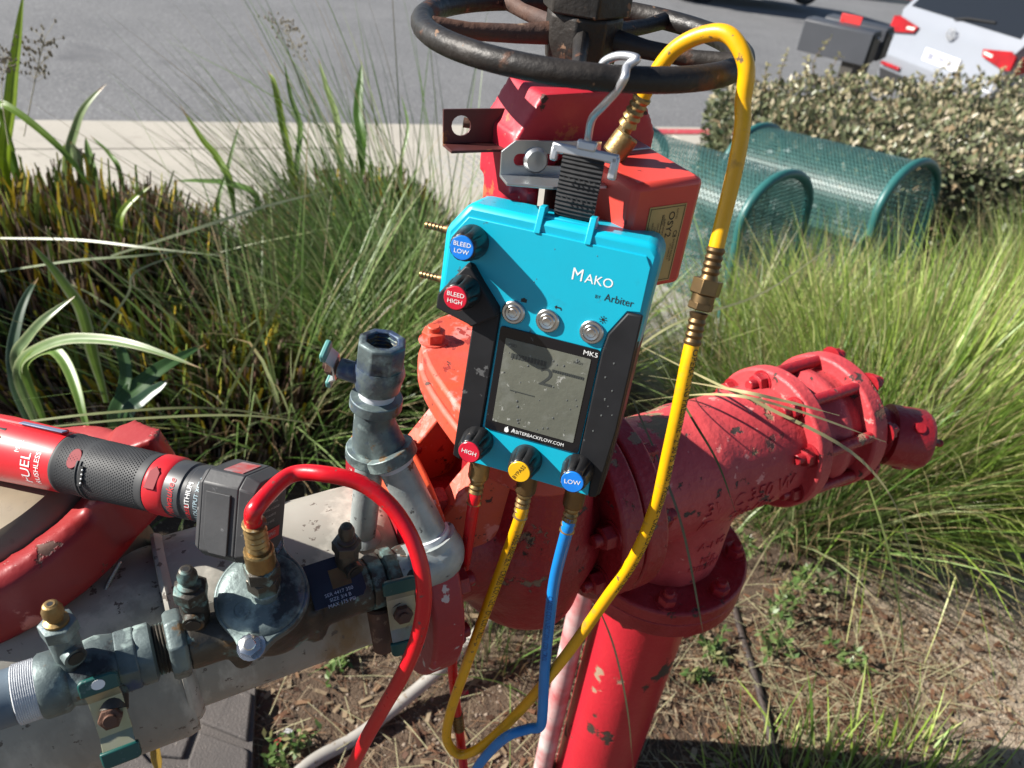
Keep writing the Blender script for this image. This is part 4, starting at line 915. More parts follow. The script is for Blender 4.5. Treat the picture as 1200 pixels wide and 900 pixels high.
for k, s in enumerate(('LITHIUM ION BATTERY PACK', '12 V  2.5 Ah  27 Wh', 'CAUTION READ MANUAL', 'USE ONLY WITH 12 V CHARGER', 'DO NOT INCINERATE', 'RECYCLE 1 800 822')): b.text(s, .0028, LB @ Matrix.Translation((0, .020-.0056*k, .0002)), sx=.75)
b.text('WARNING', .0050, LB @ Matrix.Translation((0, -.020, .0003))); b.build('label_print', mat('grey_print', (.35, .33, .31), rough=.5), bat, flat=True)
for y in (-.012, .012):
    MB().lathe((.2100, y*0-.0265, -.028 if y < 0 else .012), V((.8, -.6, 0)), [(.0026, 0), (.0026, .0008)], 12).build('screw_hole', M_ink, bat)
MB().box((.188, -.002, .0303), (.016, .026, .0008)).build('top_sticker', mat('grey_sticker', (.25, .30, .31), (.4, .05, .05), 60, .4), bat, flat=True)
# ================================================================== ground, street, paving
SA = V((-3.440, 4.732, 0)); sd2 = V((math.sin(R_(61.32)), math.cos(R_(61.32)), 0)); sn2 = V((-sd2.y, sd2.x, 0))
def zroad(x, y): return -.45-.045*(x+2.3)-.04*(y-3.8)
def stp_(s, p, dz=0): q = SA+sd2*s+sn2*p; return V((q.x, q.y, zroad(q.x, q.y)+dz))
def sp_of(x, y): q = V((x, y, 0))-SA; return q.dot(sd2), q.dot(sn2)
def smooth(a, b, x): t = max(0, min(1, (x-a)/(b-a))); return t*t*(3-2*t)
M_asph = mat('asphalt', (.165, .165, .168), (.13, .131, .135), .9, .86, bump=.7, bscale=130, bdist=.004, detail=6,
    spots=[((.27, .27, .27), 34, .565, .9, .2, 2, .08), ((.07, .07, .075), 46, .57, .8, 0, 5, .06), ((.10, .10, .105), .7, .62, .8, 0, 7, .12)])
M_conc = mat('concrete', (.44, .405, .345), (.385, .355, .305), 1.5, .85, bump=.4, bscale=150, bdist=.002, spots=[((.30, .27, .23), 5, .62, .9, 0, 3, .12), ((.25, .23, .2), 90, .66, .9, 0, 6, .05)])
M_cred = mat('red_kerb_paint', (.50, .06, .07), (.40, .05, .06), 6, .6, bump=.3, bscale=80, spots=[((.4, .36, .32), 20, .66, .8, 0)])
def sheet(name, s0, s1, p0, p1, dz, m_, ns=24, np_=2, kind='structure', fz=None, z2=None):
    b = MB(); vs_ = []; fs = []
    for j in range(np_+1):
        for i in range(ns+1):
            s = s0+(s1-s0)*i/ns; p = p0+(p1-p0)*j/np_; d = dz if z2 is None else dz+(z2-dz)*j/np_
            vs_.append(stp_(s, p, d if fz is None else fz(s, p)))
    for j in range(np_):
        for i in range(ns): a = j*(ns+1)+i; fs.append([a, a+1, a+ns+2, a+ns+1])
    return b.add(vs_, fs).build(name, m_, kind=kind)
sheet('road', -60, 120, -.05, 13, 0, M_asph, 60, 4)
sheet('gutter', -60, 60, -.46, 0, .005, M_conc, 40, 1)
for s_ in (-6.2, -3.1, .05, 3.0, 6.1, 9.2, 12.3):
    b = MB(); b.add([stp_(s_, -.455, .0085), stp_(s_+.014, -.455, .0085), stp_(s_+.014, -.004, .0085), stp_(s_, -.004, .0085)], [[0, 1, 2, 3]]).build('gutter_joint', mat('joint_dark', (.10, .09, .075), rough=.9), kind='structure')
def kerbz(s): return .025+.11*smooth(2.8, 4.2, s)
b = MB(); vs_ = []; fs = []; ns = 120
for i in range(ns+1):
    s = -20+60*i/ns; k = kerbz(s)
    for p, z in ((-.455, .0), (-.470, k-.012), (-.482, k), (-.62, k+.004), (-.62, -.1)): vs_.append(stp_(s, p, z))
for i in range(ns):
    for j in range(4): a = i*5+j; fs.append([a, a+1, a+6, a+5])
b.add(vs_, fs).build('kerb', M_conc, kind='structure')
b = MB(); vs_ = []; fs = []
for i in range(41):
    s = 3.6+.3*i; k = kerbz(s)
    for p, z in ((-.453, .0), (-.468, k-.010), (-.482, k+.003), (-.618, k+.007)): vs_.append(stp_(s, p, z))
for i in range(40):
    for j in range(3): a = i*4+j; fs.append([a, a+1, a+5, a+4])
b.add(vs_, fs).build('kerb_paint', M_cred, kind='structure')
# pavement in bays with joints between
pv = thing('pavement', None, None, None, stp_(0, -1.2, .03)); pv['kind'] = 'structure'
bays = [-18, -12, -7, -3.4, -1.4, .45, 1.95, 3.3, 4.8, 6.4, 9, 14, 22]
for s0, s1 in zip(bays[:-1], bays[1:]):
    b = MB(); q = []
    for p in (-.632, -1.98):
        for s in (s0+.008, s1-.008): q.append((s, p))
    vt = [stp_(s, p, kerbz(s)+.004) for s, p in q]; vb = [stp_(s, p, kerbz(s)-.09) for s, p in q]
    b.add(vt+vb, [[0, 1, 3, 2], [0, 4, 5, 1], [1, 5, 7, 3], [3, 7, 6, 2], [2, 6, 4, 0]]); b.build('concrete_bay', M_conc, pv, bevel=.006, flat=True)
sheet('joint_bed', -18, 22, -.60, -2.0, -.03, mat('joint_dirt', (.12, .105, .085), rough=.9), 30, 1)
# patterned cover set into the pavement
cv = thing('access_lid', 'grey patterned lid set in the pavement behind the yoke', 'lid', None, stp_(2.9, -1.05, .06))
b = MB(); L0 = stp_(2.55, -1.45, kerbz(2.6)+.010); e1 = (stp_(3.25, -1.45, kerbz(3.25)+.010)-L0); e2 = (stp_(2.55, -.80, kerbz(2.6)+.010)-L0)
b.add([L0, L0+e1, L0+e1+e2, L0+e2]+[q-Z*.03 for q in (L0, L0+e1, L0+e1+e2, L0+e2)], [[0, 1, 2, 3], [0, 4, 5, 1], [1, 5, 6, 2], [2, 6, 7, 3], [3, 7, 4, 0]]).build('lid_plate', mat('lid_grey', (.34, .33, .31), (.28, .27, .26), 12, .7), cv, flat=True)
b = MB()
for i in range(11):
    for j in range(11):
        c = L0+e1*((i+.7)/12)+e2*((j+.7)/12)+Z*.004; b.box(c, (.026, .026, .008), None)
b.build('tread_stud', mat('lid_grey2', (.40, .39, .37), rough=.7), cv, flat=True, kind='stuff')
# far side
sheet('far_kerb', -30, 120, 12.3, 12.5, .13, M_conc, 50, 1)
sheet('far_kerb_face', -30, 120, 12.28, 12.3, .0, M_conc, 50, 1, z2=.13)
sheet('far_kerb_paint', 12, 26, 12.27, 12.46, .136, M_cred, 10, 1)
sheet('far_ground', -80, 160, 12.5, 120, .11, mat('far_earth', (.20, .17, .12), (.12, .11, .07), .6, .95), 40, 4)
# base earth on our side
b = MB(); b.add([stp_(-80, -.7, -.25), stp_(160, -.7, -.25), stp_(160, -80, -.25)+Z*-3, stp_(-80, -80, -.25)+Z*-3], [[0, 1, 2, 3]]).build('ground', mat('base_earth', (.16, .12, .085), (.10, .08, .055), .8, .95), kind='structure')
# planted bank with micro relief
M_soil = mat('planting_soil', (1.0, 1.0, 1.0), (.62, .60, .58), 30, .95, bump=1.0, bscale=190, bdist=.006, attr='Col', detail=8,
    spots=[((.36, .31, .25), 120, .655, .95, .4, 2, .03), ((.02, .016, .012), 70, .66, .95, -.4, 8, .05)])
def bank_z(x, y):
    s, p = sp_of(x, y); zs = zroad(x, y)+kerbz(s)
    t = smooth(-3.3, -1.95, p); base = 0.0-.06*max(0, y-1.2)-.05*max(0, x-.9)
    z = base*(1-t)+(zs-.012)*t
    if p > -1.99: z = min(z, zs-.10)
    n1 = mnoise.noise(V((x*3, y*3, .3)))*.018*(1-t); n2 = mnoise.noise(V((x*14, y*14, 4)))*.007
    return z+n1+n2-.003
nx, ny = 190, 150; xs = np.linspace(-3.4, 4.6, nx); ys = np.concatenate([np.linspace(.15, 1.6, 75), np.linspace(1.62, 6.2, 75)])
vs_ = []; cols = []
for y in ys:
    for x in xs:
        vs_.append((x, y, bank_z(x, y)))
        n = mnoise.noise(V((x*1.7, y*1.7, 9)))*.5+.5; n = n*.6+.4*(mnoise.noise(V((x*6, y*6, 3)))*.5+.5)
        sandy = smooth(.74, 1.12, x-.12*mnoise.noise(V((y*5, x*5, 2))))*smooth(1.75, 1.35, y); grav = smooth(.35, .5, x)*smooth(1.95, 2.15, y)*smooth(1.6, 1.4, x)
        c = np.array((.105, .070, .045))*(.65+.7*n); c = c*(1-.88*sandy)+np.array((.50, .405, .30))*.88*sandy
        left_shade = smooth(-.35, -.7, x)*smooth(2.6, 2.2, y); c = c*(1-.45*left_shade); c = c*(1-grav)+np.array((.42, .40, .37))*grav  # soil at the left coloured darker to stand for plant shade
        cols.append((*c, 1))
fs = [[j*nx+i, j*nx+i+1, (j+1)*nx+i+1, (j+1)*nx+i] for j in range(len(ys)-1) for i in range(nx-1)]
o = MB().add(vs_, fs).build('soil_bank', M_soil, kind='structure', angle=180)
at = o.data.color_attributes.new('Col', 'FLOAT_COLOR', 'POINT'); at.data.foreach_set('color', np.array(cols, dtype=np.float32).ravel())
# stepping slab with moulded pattern under the body
sb = thing('paving_slab', 'brown grey paving slab with a moulded crazy pattern, under the grey body', 'paving slab', None, pz(200, 870, .0))
M_slab = mat('slab_concrete', (.095, .082, .075), (.075, .066, .062), 12, .85, bump=.8, bscale=260, bdist=.002, spots=[((.16, .14, .125), 120, .62, .9, .2, 3, .06)])
def pzz(x, y, z=.030): return pz(x, y, z)
polys = [[(296, 812), (290, 868), (236, 846), (226, 838), (245, 815), (270, 800)], [(292, 880), (288, 930), (222, 935), (219, 893), (233, 856), (287, 875)], [(227, 852), (214, 888), (178, 885), (166, 868), (190, 842), (217, 842)],
         [(208, 898), (210, 940), (120, 940), (120, 905), (160, 875), (176, 893)], [(160, 866), (108, 900), (60, 925), (40, 900), (120, 850), (180, 838)], [(110, 915), (108, 960), (40, 965), (45, 930), (70, 930)]]
for pl_ in polys:
    q = [pzz(*a) for a in pl_]; c = sum(q, V())/len(q); b = MB(); k = len(q)
    b.add([c+(a-c)*.965 for a in q]+[a-Z*.012 for a in q], [list(range(k))]+[[i, (i+1) % k, k+(i+1) % k, k+i] for i in range(k)]); b.build('slab_piece', M_slab, sb, bevel=.003, flat=True)
q = [pzz(*a, .022) for a in ((299, 800), (292, 960), (20, 990), (20, 880), (180, 800))]; MB().add(q+[a-Z*.05 for a in q], [[0, 1, 2, 3, 4]]+[[i, (i+1) % 5, 5+(i+1) % 5, 5+i] for i in range(5)]).build('slab_base', M_slab, sb, flat=True)
# pipes on the soil
def gp(px, py, dz=0):
    p = pz(px, py, 0)
    for _ in range(3): p = pz(px, py, bank_z(p.x, p.y)+dz)
    return p
cd = spline([gp(300, 960, .012), gp(360, 897, .012), gp(420, 862, .014), gp(480, 815, .03), gp(540, 762, .07), gp(590, 705, .12), gp(640, 640, .17)], 8)
tag(MB().tube([q-cd[0] for q in cd], .0125, 14).build('conduit', mat('grey_conduit', (.33, .31, .28), (.26, .245, .22), 20, .55, spots=[((.18, .14, .1), 30, .62, .7, 0)])), 'grey plastic conduit running over the soil below the hoses', 'conduit').location = cd[0]
cd = spline([gp(858, 700, .0), gp(868, 740, .006), gp(884, 790, .008), gp(900, 850, .008), gp(915, 920, .008), gp(922, 960, .0)], 8)
tag(MB().tube([q-cd[0] for q in cd], .008, 12).build('drip_tube', mat('dark_brown_tube', (.05, .035, .03), (.035, .026, .022), 20, .6)), 'dark brown irrigation tube half buried right of the upright pipe', 'tube').location = cd[0]
# ================================================================== green mesh enclosures
M_cage = mat('green_coated_mesh', (.035, .10, .092), (.045, .115, .105), 12, .45, spots=[((.22, .30, .29), 9, .62, .6, 0, 3, .1)])
M_caget = mat('green_coated_tube', (.025, .125, .12), (.02, .105, .10), 12, .4)
def enclosure(label, A, B, Wd, H, nx, nr):
    """inverted U of expanded metal between two tube hoops; A, B ridge ends"""
    A = V(A); B = V(B); ax = (B-A); L = ax.length; ax.normalize(); out = V((ax.y, -ax.x, 0)).normalized(); upv = out.cross(ax)*-1
    if upv.z < 0: upv = -upv
    fr = Matrix((ax, out, upv)).transposed().to_4x4(); fr.translation = A-Z*H
    th = thing('mesh_enclosure', label, 'enclosure', fr, (0, 0, 0), 'green mesh enclosures')
    r = Wd/2
    def prof(t):           # t 0..1 along the inverted U, front foot to back foot
        sl = H-r*.75; arc = math.pi*r*.87; tot = 2*sl+arc; d = t*tot
        if d < sl: return V((0, r, d))
        if d > sl+arc: return V((0, -r, tot-d))
        a = math.pi*(d-sl)/arc; return V((0, r*math.cos(a), sl+r*.75*math.sin(a)))
    def dprof(t): return V((0, prof(min(1, t+.002)).z-prof(max(0, t-.002)).z, -(prof(min(1, t+.002)).y-prof(max(0, t-.002)).y))).normalized()
    for x in (0, L):
        MB().tube([prof(t)+V((x, 0, 0)) for t in np.linspace(0, 1, 41)], .019, 12).build('hoop', M_caget, th)
    for t in (.02, .98):
        MB().cyl(prof(t), prof(t)+V((L, 0, 0)), .012, n=10).build('rail', M_caget, th)
    for k, x in enumerate((0, L)):          # end panels
        b = MB(); step = .016; 
        for i in range(int(Wd/step)):
            y = -r+step*(i+.5); top = H-r*.75+r*.75*math.sqrt(max(0, 1-(y/r)**2))
            b.add([(x-.001, y-.002, .02), (x-.001, y+.002, .02), (x-.001, y+.002, top), (x-.001, y-.002, top)], [[0, 1, 2, 3]])
        for j in range(int(H/step)):
            zz = step*(j+.5); yy = r if zz < H-r*.75 else r*math.sqrt(max(0, 1-((zz-(H-r*.75))/(r*.75))**2))
            b.add([(x+.001, -yy, zz-.002), (x+.001, yy, zz-.002), (x+.001, yy, zz+.002), (x+.001, -yy, zz+.002)], [[0, 1, 2, 3]])
        b.build('end_mesh', M_cage, th, flat=True, kind='stuff')
    b = MB()             # expanded metal strands, zigzag
    wdt = .0056
    for j in range(nr):
        t0, t1 = j/nr, (j+1)/nr
        for i in range(nx):
            for dx in (0, .5):
                x0 = (i+dx)*L/nx; x1 = (i+.5*(1 if dx == 0 else 2))*L/nx
                a, c = (t0, t1) if dx == 0 else (t1, t0)
                p0 = prof(a)+V((x0, 0, 0)); p1 = prof(c)+V((min(L, x1), 0, 0)); n0 = dprof((a+c)/2); sd_ = (p1-p0).cross(n0)
                if sd_.length < 1e-9: continue
                sd_ = sd_.normalized()*wdt*.5; b.add([p0-sd_, p1-sd_, p1+sd_, p0+sd_], [[0, 1, 2, 3]])
    b.build('expanded_mesh', M_cage, th, flat=True, kind='stuff', recalc=False); return th
eA, eB = pz(906, 153, .355), pz(1096, 197, .44)
enclosure('green expanded metal arch, the farther one against the hedge', eA, eB, .50, .62, 44, 72)
eA, eB = pz(757, 156, .375), pz(934, 210, .44)
enclosure('green expanded metal arch, the nearer one partly behind the red switch box', eA, eB, .44, .62, 42, 70)

# ================================================================== leaf helpers
def colmesh(name, verts, faces, cols, m_, parent=None, kind=None, smooth=False, base=None):
    me = bpy.data.meshes.new(name); v = np.asarray(verts, dtype=np.float32); f = np.asarray(faces, dtype=np.int32)
    if base is not None: v = v-np.array(base, dtype=np.float32)
    me.vertices.add(len(v)); me.vertices.foreach_set('co', v.ravel()); k = f.shape[1]
    me.loops.add(f.size); me.loops.foreach_set('vertex_index', f.ravel()); me.polygons.add(len(f))
    me.polygons.foreach_set('loop_start', np.arange(0, f.size, k, dtype=np.int32)); me.update(calc_edges=True)
    at = me.color_attributes.new('Col', 'FLOAT_COLOR', 'POINT'); c = np.ones((len(v), 4), dtype=np.float32); c[:, :3] = cols; at.data.foreach_set('color', c.ravel())
    if smooth: me.shade_smooth()
    me.materials.append(m_); o = bpy.data.objects.new(name, me); COL.objects.link(o)
    if parent: o.parent = parent
    elif base is not None: o.location = base
    if kind: o['kind'] = kind
    return o
def leafmat(name, rough=.45, tr=.35, spec=.4):
    return mat(name, (1, 1, 1), (.80, .80, .78), 40, rough, attr='Col', transl=tr, spec=spec)
M_grass = leafmat('grass_blade', .40, .32, .4); M_leaf = leafmat('waxy_leaf', .38, .28, .5); M_dry = leafmat('dry_stem', .7, .12, .2); M_hleaf = leafmat('hedge_leaf', .40, .18, .5)
def blades(n, base, rad, L, W, lean=(.15, .9), droop=.8, az=None, azs=3.14, seg=5, pal=None, r=None, zf=None, fold=.0):
    """arching blades: arrays of verts, quads and colours"""
    g = r or rng; base = np.array(base, dtype=float)
    th = g.uniform(0, 2*np.pi, n); rr = np.sqrt(g.uniform(0, 1, n))*rad
    b0 = np.stack([base[0]+rr*np.cos(th), base[1]+rr*np.sin(th), np.full(n, base[2])], 1)
    if zf is not None: b0[:, 2] = [zf(x, y) for x, y in b0[:, :2]]
    a = th+g.normal(0, .5, n) if az is None else az+g.normal(0, azs, n)
    ln = g.uniform(*lean, n)*(.35+.65*rr/max(rad, 1e-6)) if az is None else g.uniform(*lean, n)
    le = g.uniform(*L, n); wd = g.uniform(*W, n); dr_ = g.uniform(.3, 1, n)*droop
    kink = np.where(g.uniform(0, 1, n) < .14, g.integers(1, seg, n), -1); kang = g.uniform(.4, 1.5, n); P_ = b0.copy(); pts = [P_.copy()]; ang = ln.copy()
    for k in range(seg):
        st = le/seg; P_ = P_+np.stack([np.sin(ang)*np.cos(a)*st, np.sin(ang)*np.sin(a)*st, np.cos(ang)*st], 1); pts.append(P_.copy()); ang = ang+dr_/seg*(.35+1.3*k/seg)+np.where((kink == k), kang, 0)
    pts = np.array(pts)                      # seg+1, n, 3
    tw = a+np.pi/2+g.normal(0, .45, n); side = np.stack([np.cos(tw), np.sin(tw), g.normal(0, .25, n)], 1)
    prof = np.array([.75, 1, 1, .85, .6, .06, .03, .02])[:seg+1] if seg == 5 else np.interp(np.linspace(0, 1, seg+1), [0, .3, .7, 1], [.6, 1, .8, .04])
    vs_ = []; 
    for k in range(seg+1):
        w_ = (wd*prof[k]*.5)[:, None]; vs_.append(pts[k]-side*w_); vs_.append(pts[k]+side*w_)
    vs_ = np.array(vs_).transpose(1, 0, 2).reshape(-1, 3); m_ = 2*(seg+1)
    q = np.array([[2*k, 2*k+1, 2*k+3, 2*k+2] for k in range(seg)]); fs = (np.arange(n)[:, None, None]*m_+q[None]).reshape(-1, 4)
    pal = np.array(pal); ci = g.integers(0, len(pal), n); c = pal[ci]*g.uniform(.75, 1.2, n)[:, None]
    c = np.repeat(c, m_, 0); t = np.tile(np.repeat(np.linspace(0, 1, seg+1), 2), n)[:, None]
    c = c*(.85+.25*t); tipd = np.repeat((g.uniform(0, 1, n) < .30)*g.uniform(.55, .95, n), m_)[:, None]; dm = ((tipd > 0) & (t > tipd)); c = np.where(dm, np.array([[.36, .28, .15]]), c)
    return vs_, fs, c
def merge(parts):
    vs_ = []; fs = []; cs = []; o = 0
    for v, f, c in parts: vs_.append(v); fs.append(f+o); cs.append(c); o += len(v)
    return np.concatenate(vs_), np.concatenate(fs), np.concatenate(cs)
G_OL = [(0.153, 0.260, 0.065), (0.201, 0.319, 0.083), (0.106, 0.201, 0.041), (0.260, 0.354, 0.130), (0.378, 0.425, 0.212), (0.071, 0.130, 0.029)]
G_BR = [(0.283, 0.401, 0.065), (0.366, 0.496, 0.094), (0.201, 0.330, 0.053), (0.425, 0.519, 0.153), (0.543, 0.566, 0.236), (0.142, 0.248, 0.041)]
G_DRY = [(.36, .28, .16), (.28, .20, .11), (.42, .36, .22), (.20, .13, .07)]
def tuft(label, x, y, rad, n, L, pal, lean=(.1, .8), droop=.8, W=(.0022, .0042), dry=.12, hero=0, group='clumps of fine ornamental grass', seed=0, extra=()):
    g = np.random.default_rng(seed); z = bank_z(x, y)-.01
    root = thing('ornamental_grass', label, 'grass clump', None, (x, y, z), group)
    zf = lambda a, b_: bank_z(a, b_)-.01
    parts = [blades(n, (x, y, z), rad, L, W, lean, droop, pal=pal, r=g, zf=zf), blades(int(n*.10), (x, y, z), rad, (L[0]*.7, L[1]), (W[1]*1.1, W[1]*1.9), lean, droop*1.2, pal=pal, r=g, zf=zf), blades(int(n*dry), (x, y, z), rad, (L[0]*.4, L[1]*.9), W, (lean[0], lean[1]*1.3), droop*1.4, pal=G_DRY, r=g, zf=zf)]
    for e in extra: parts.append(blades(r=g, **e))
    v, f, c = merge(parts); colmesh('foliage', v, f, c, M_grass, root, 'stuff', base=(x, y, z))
    for k in range(hero):       # long single blades that stand clear
        v, f, c = blades(1, (x, y, z), rad*.7, (L[1]*.95, L[1]*1.18), (W[1], W[1]*1.25), lean, droop*.8, pal=pal[:4], r=g, seg=8); colmesh('blade', v, f, c, M_grass, root, base=(x, y, z))
    return root
# ================================================================== hedge
def hedge():
    root = thing('hedge', 'clipped hedge of small pale olive leaves between the green arches and the street', 'hedge', None, (1.9, 4.4, -.4))
    fl, bl, br_, fr_ = pz(866, 150, .24), pz(850, 92, .24), pz(1330, 92, .24), pz(1330, 228, .24)
    def top(u, v): a = fl.lerp(fr_, u); b_ = bl.lerp(br_, u); return a.lerp(b_, v)
    g = np.random.default_rng(5); vs_ = []; fs = []; cs = []
    cen = (fl+bl+br_+fr_)/4
    def leaf(p, d, nrm, L, W, c):
        d = d.normalized(); s = d.cross(nrm)
        if s.length < 1e-4: return
        s.normalize(); nn = s.cross(d); o = len(vs_)
        for q in (p, p+d*L*.45-s*W+nn*W*.35, p+d*L, p+d*L*.45+s*W+nn*W*.35, p+d*L*.5): vs_.append(q)
        fs.append([o, o+1, o+4, o]); fs.append([o+1, o+2, o+4, o+1]); fs.append([o+4, o+2, o+3, o+4]); fs.append([o, o+4, o+3, o]); cs.extend([c]*5)
    def h(u, v): return .055*mnoise.noise(V((u*7, v*4, 1)))+.03*mnoise.noise(V((u*19, v*9, 5)))
    N = 18000
    for i in range(N):
        r = g.uniform()
        if r < .60:      # top
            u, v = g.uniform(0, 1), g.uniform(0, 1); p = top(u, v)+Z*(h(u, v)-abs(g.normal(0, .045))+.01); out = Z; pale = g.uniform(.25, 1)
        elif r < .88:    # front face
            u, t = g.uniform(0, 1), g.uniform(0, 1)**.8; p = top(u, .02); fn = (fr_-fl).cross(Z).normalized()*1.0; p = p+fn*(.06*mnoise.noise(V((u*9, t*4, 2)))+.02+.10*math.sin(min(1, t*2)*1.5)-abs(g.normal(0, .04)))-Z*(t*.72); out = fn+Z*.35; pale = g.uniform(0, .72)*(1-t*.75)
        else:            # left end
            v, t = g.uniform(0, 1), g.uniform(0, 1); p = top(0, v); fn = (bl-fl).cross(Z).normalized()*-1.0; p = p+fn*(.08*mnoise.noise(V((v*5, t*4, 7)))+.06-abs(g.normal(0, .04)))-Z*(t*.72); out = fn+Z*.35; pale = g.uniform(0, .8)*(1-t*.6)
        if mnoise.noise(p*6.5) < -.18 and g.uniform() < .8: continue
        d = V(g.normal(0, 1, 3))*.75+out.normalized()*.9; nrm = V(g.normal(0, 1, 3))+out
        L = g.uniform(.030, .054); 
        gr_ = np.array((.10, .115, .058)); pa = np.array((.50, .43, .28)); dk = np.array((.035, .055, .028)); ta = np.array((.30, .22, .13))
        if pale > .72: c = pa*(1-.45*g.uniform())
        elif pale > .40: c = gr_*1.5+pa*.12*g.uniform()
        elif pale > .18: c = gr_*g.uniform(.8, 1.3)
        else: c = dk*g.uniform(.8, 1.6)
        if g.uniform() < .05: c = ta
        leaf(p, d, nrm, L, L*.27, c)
    b = MB(); twigs = []
    for k, (px, py, hh) in enumerate(((912, 100, .20), (955, 105, .30), (968, 110, .22), (1005, 100, .12), (1140, 110, .16), (985, 120, .10), (880, 118, .10), (1075, 105, .09), (1165, 100, .12), (1045, 112, .08), (925, 120, .12), (895, 108, .16), (940, 95, .14), (1020, 108, .10), (1095, 100, .13), (1120, 95, .10), (1185, 95, .14), (1060, 118, .11), (870, 125, .12))):
        p = pz(px, py, .22); q = [p-Z*.25, p, p+V((g.normal(0, .015), g.normal(0, .015), hh*.5)), p+V((g.normal(0, .03), g.normal(0, .03), hh))]; q = spline(q, 4); b.tube(q, [.004-.0025*i/(len(q)-1) for i in range(len(q))], 6)
        for i in range(5, len(q)):
            for s in range(3 if i > 7 else 2): leaf(q[i], V(g.normal(0, 1, 3))+Z*.6, V(g.normal(0, 1, 3))+Z, g.uniform(.024, .04), .009, np.array((.36, .33, .18))*g.uniform(.7, 1.2))
    f3 = np.array(fs)[:, :3]
    colmesh('foliage', [tuple(q) for q in vs_], f3, np.array(cs), M_hleaf, root, 'stuff', base=(1.9, 4.4, -.4))
    b.build('twig', mat('hedge_twig', (.20, .13, .07), (.14, .09, .05), 30, .8), root, kind='stuff')
    # dense inner growth: dark branches
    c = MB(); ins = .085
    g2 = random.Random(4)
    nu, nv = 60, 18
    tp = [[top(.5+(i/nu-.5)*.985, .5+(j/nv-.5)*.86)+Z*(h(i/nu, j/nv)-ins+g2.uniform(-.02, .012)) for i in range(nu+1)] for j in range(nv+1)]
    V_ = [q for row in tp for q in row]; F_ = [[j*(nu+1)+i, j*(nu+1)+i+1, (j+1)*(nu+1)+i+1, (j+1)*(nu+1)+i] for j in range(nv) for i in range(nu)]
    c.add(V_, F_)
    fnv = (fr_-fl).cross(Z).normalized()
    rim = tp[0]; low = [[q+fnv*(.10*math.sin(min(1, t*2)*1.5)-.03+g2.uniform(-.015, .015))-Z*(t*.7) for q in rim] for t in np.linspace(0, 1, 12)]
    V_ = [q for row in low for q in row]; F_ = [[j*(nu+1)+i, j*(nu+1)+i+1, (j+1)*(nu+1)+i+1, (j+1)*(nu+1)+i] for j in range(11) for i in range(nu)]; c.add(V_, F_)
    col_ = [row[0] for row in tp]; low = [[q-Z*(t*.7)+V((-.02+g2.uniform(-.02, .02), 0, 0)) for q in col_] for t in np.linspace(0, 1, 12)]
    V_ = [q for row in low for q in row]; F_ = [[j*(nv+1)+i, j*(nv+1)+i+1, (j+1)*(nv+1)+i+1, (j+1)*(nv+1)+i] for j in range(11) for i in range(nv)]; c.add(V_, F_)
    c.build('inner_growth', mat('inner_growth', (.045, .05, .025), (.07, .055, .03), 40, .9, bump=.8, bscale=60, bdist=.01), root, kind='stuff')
hedge()
# ================================================================== letter boxes
def letterbox(label, p, dirx, L, Wd, H, flag):
    fr = Matrix((V(dirx).normalized(), Z.cross(V(dirx).normalized()), Z)).transposed().to_4x4(); fr.translation = V(p)
    t = thing('letter_box', label, 'letter box', fr, (0, 0, 0), 'grey metal letter boxes')
    MB().prism([(-Wd/2, 0), (Wd/2, 0), (Wd/2, H*.93), (Wd/2-.02, H), (-Wd/2+.02, H), (-Wd/2, H*.93)], -L, 0, Matrix(((0, 0, 1, 0), (1, 0, 0, 0), (0, 1, 0, 0), (0, 0, 0, 1)))).build('box_shell', mat('letterbox_grey', (.05, .054, .065), (.042, .046, .055), 5, .5), t, bevel=.004)
    d_ = MB().prism([(-Wd/2+.012, .012), (Wd/2-.012, .012), (Wd/2-.012, H*.90), (-Wd/2+.012, H*.90)], .001, .012, Matrix(((0, 0, 1, 0), (1, 0, 0, 0), (0, 1, 0, 0), (0, 0, 0, 1)))).build('box_door', mat('letterbox_door', (.016, .017, .014), rough=.5), t, bevel=.003)
    MB().cyl((.012, 0, H*.80), (.024, 0, H*.80), .010, n=12).build('pull', M_alu, d_)
    MB().box((-.12, 0, -.35), (.09, .09, .70)).build('post', mat('post_dark', (.05, .045, .04), rough=.7), t)
    if flag: MB().box((-L*.45, Wd*.32, H+.03), (.15, .008, .055)).box((-L*.56, Wd*.32, H-.01), (.022, .008, .06)).build('flag', mat('red_flag', (.60, .03, .03), rough=.5), t, bevel=.002)
ld = V((.80, -.60, 0))
lp = P(1030, 72, 5.5)
letterbox('dark grey letter box with a raised red flag, behind the hedge', P(1016, 76, 5.45), ld, .50, .165, .22, True)
letterbox('dark grey letter box without a flag, right beside the flagged one', P(1016, 76, 5.45)+V((.165, .22, 0)), ld, .46, .165, .22, False)
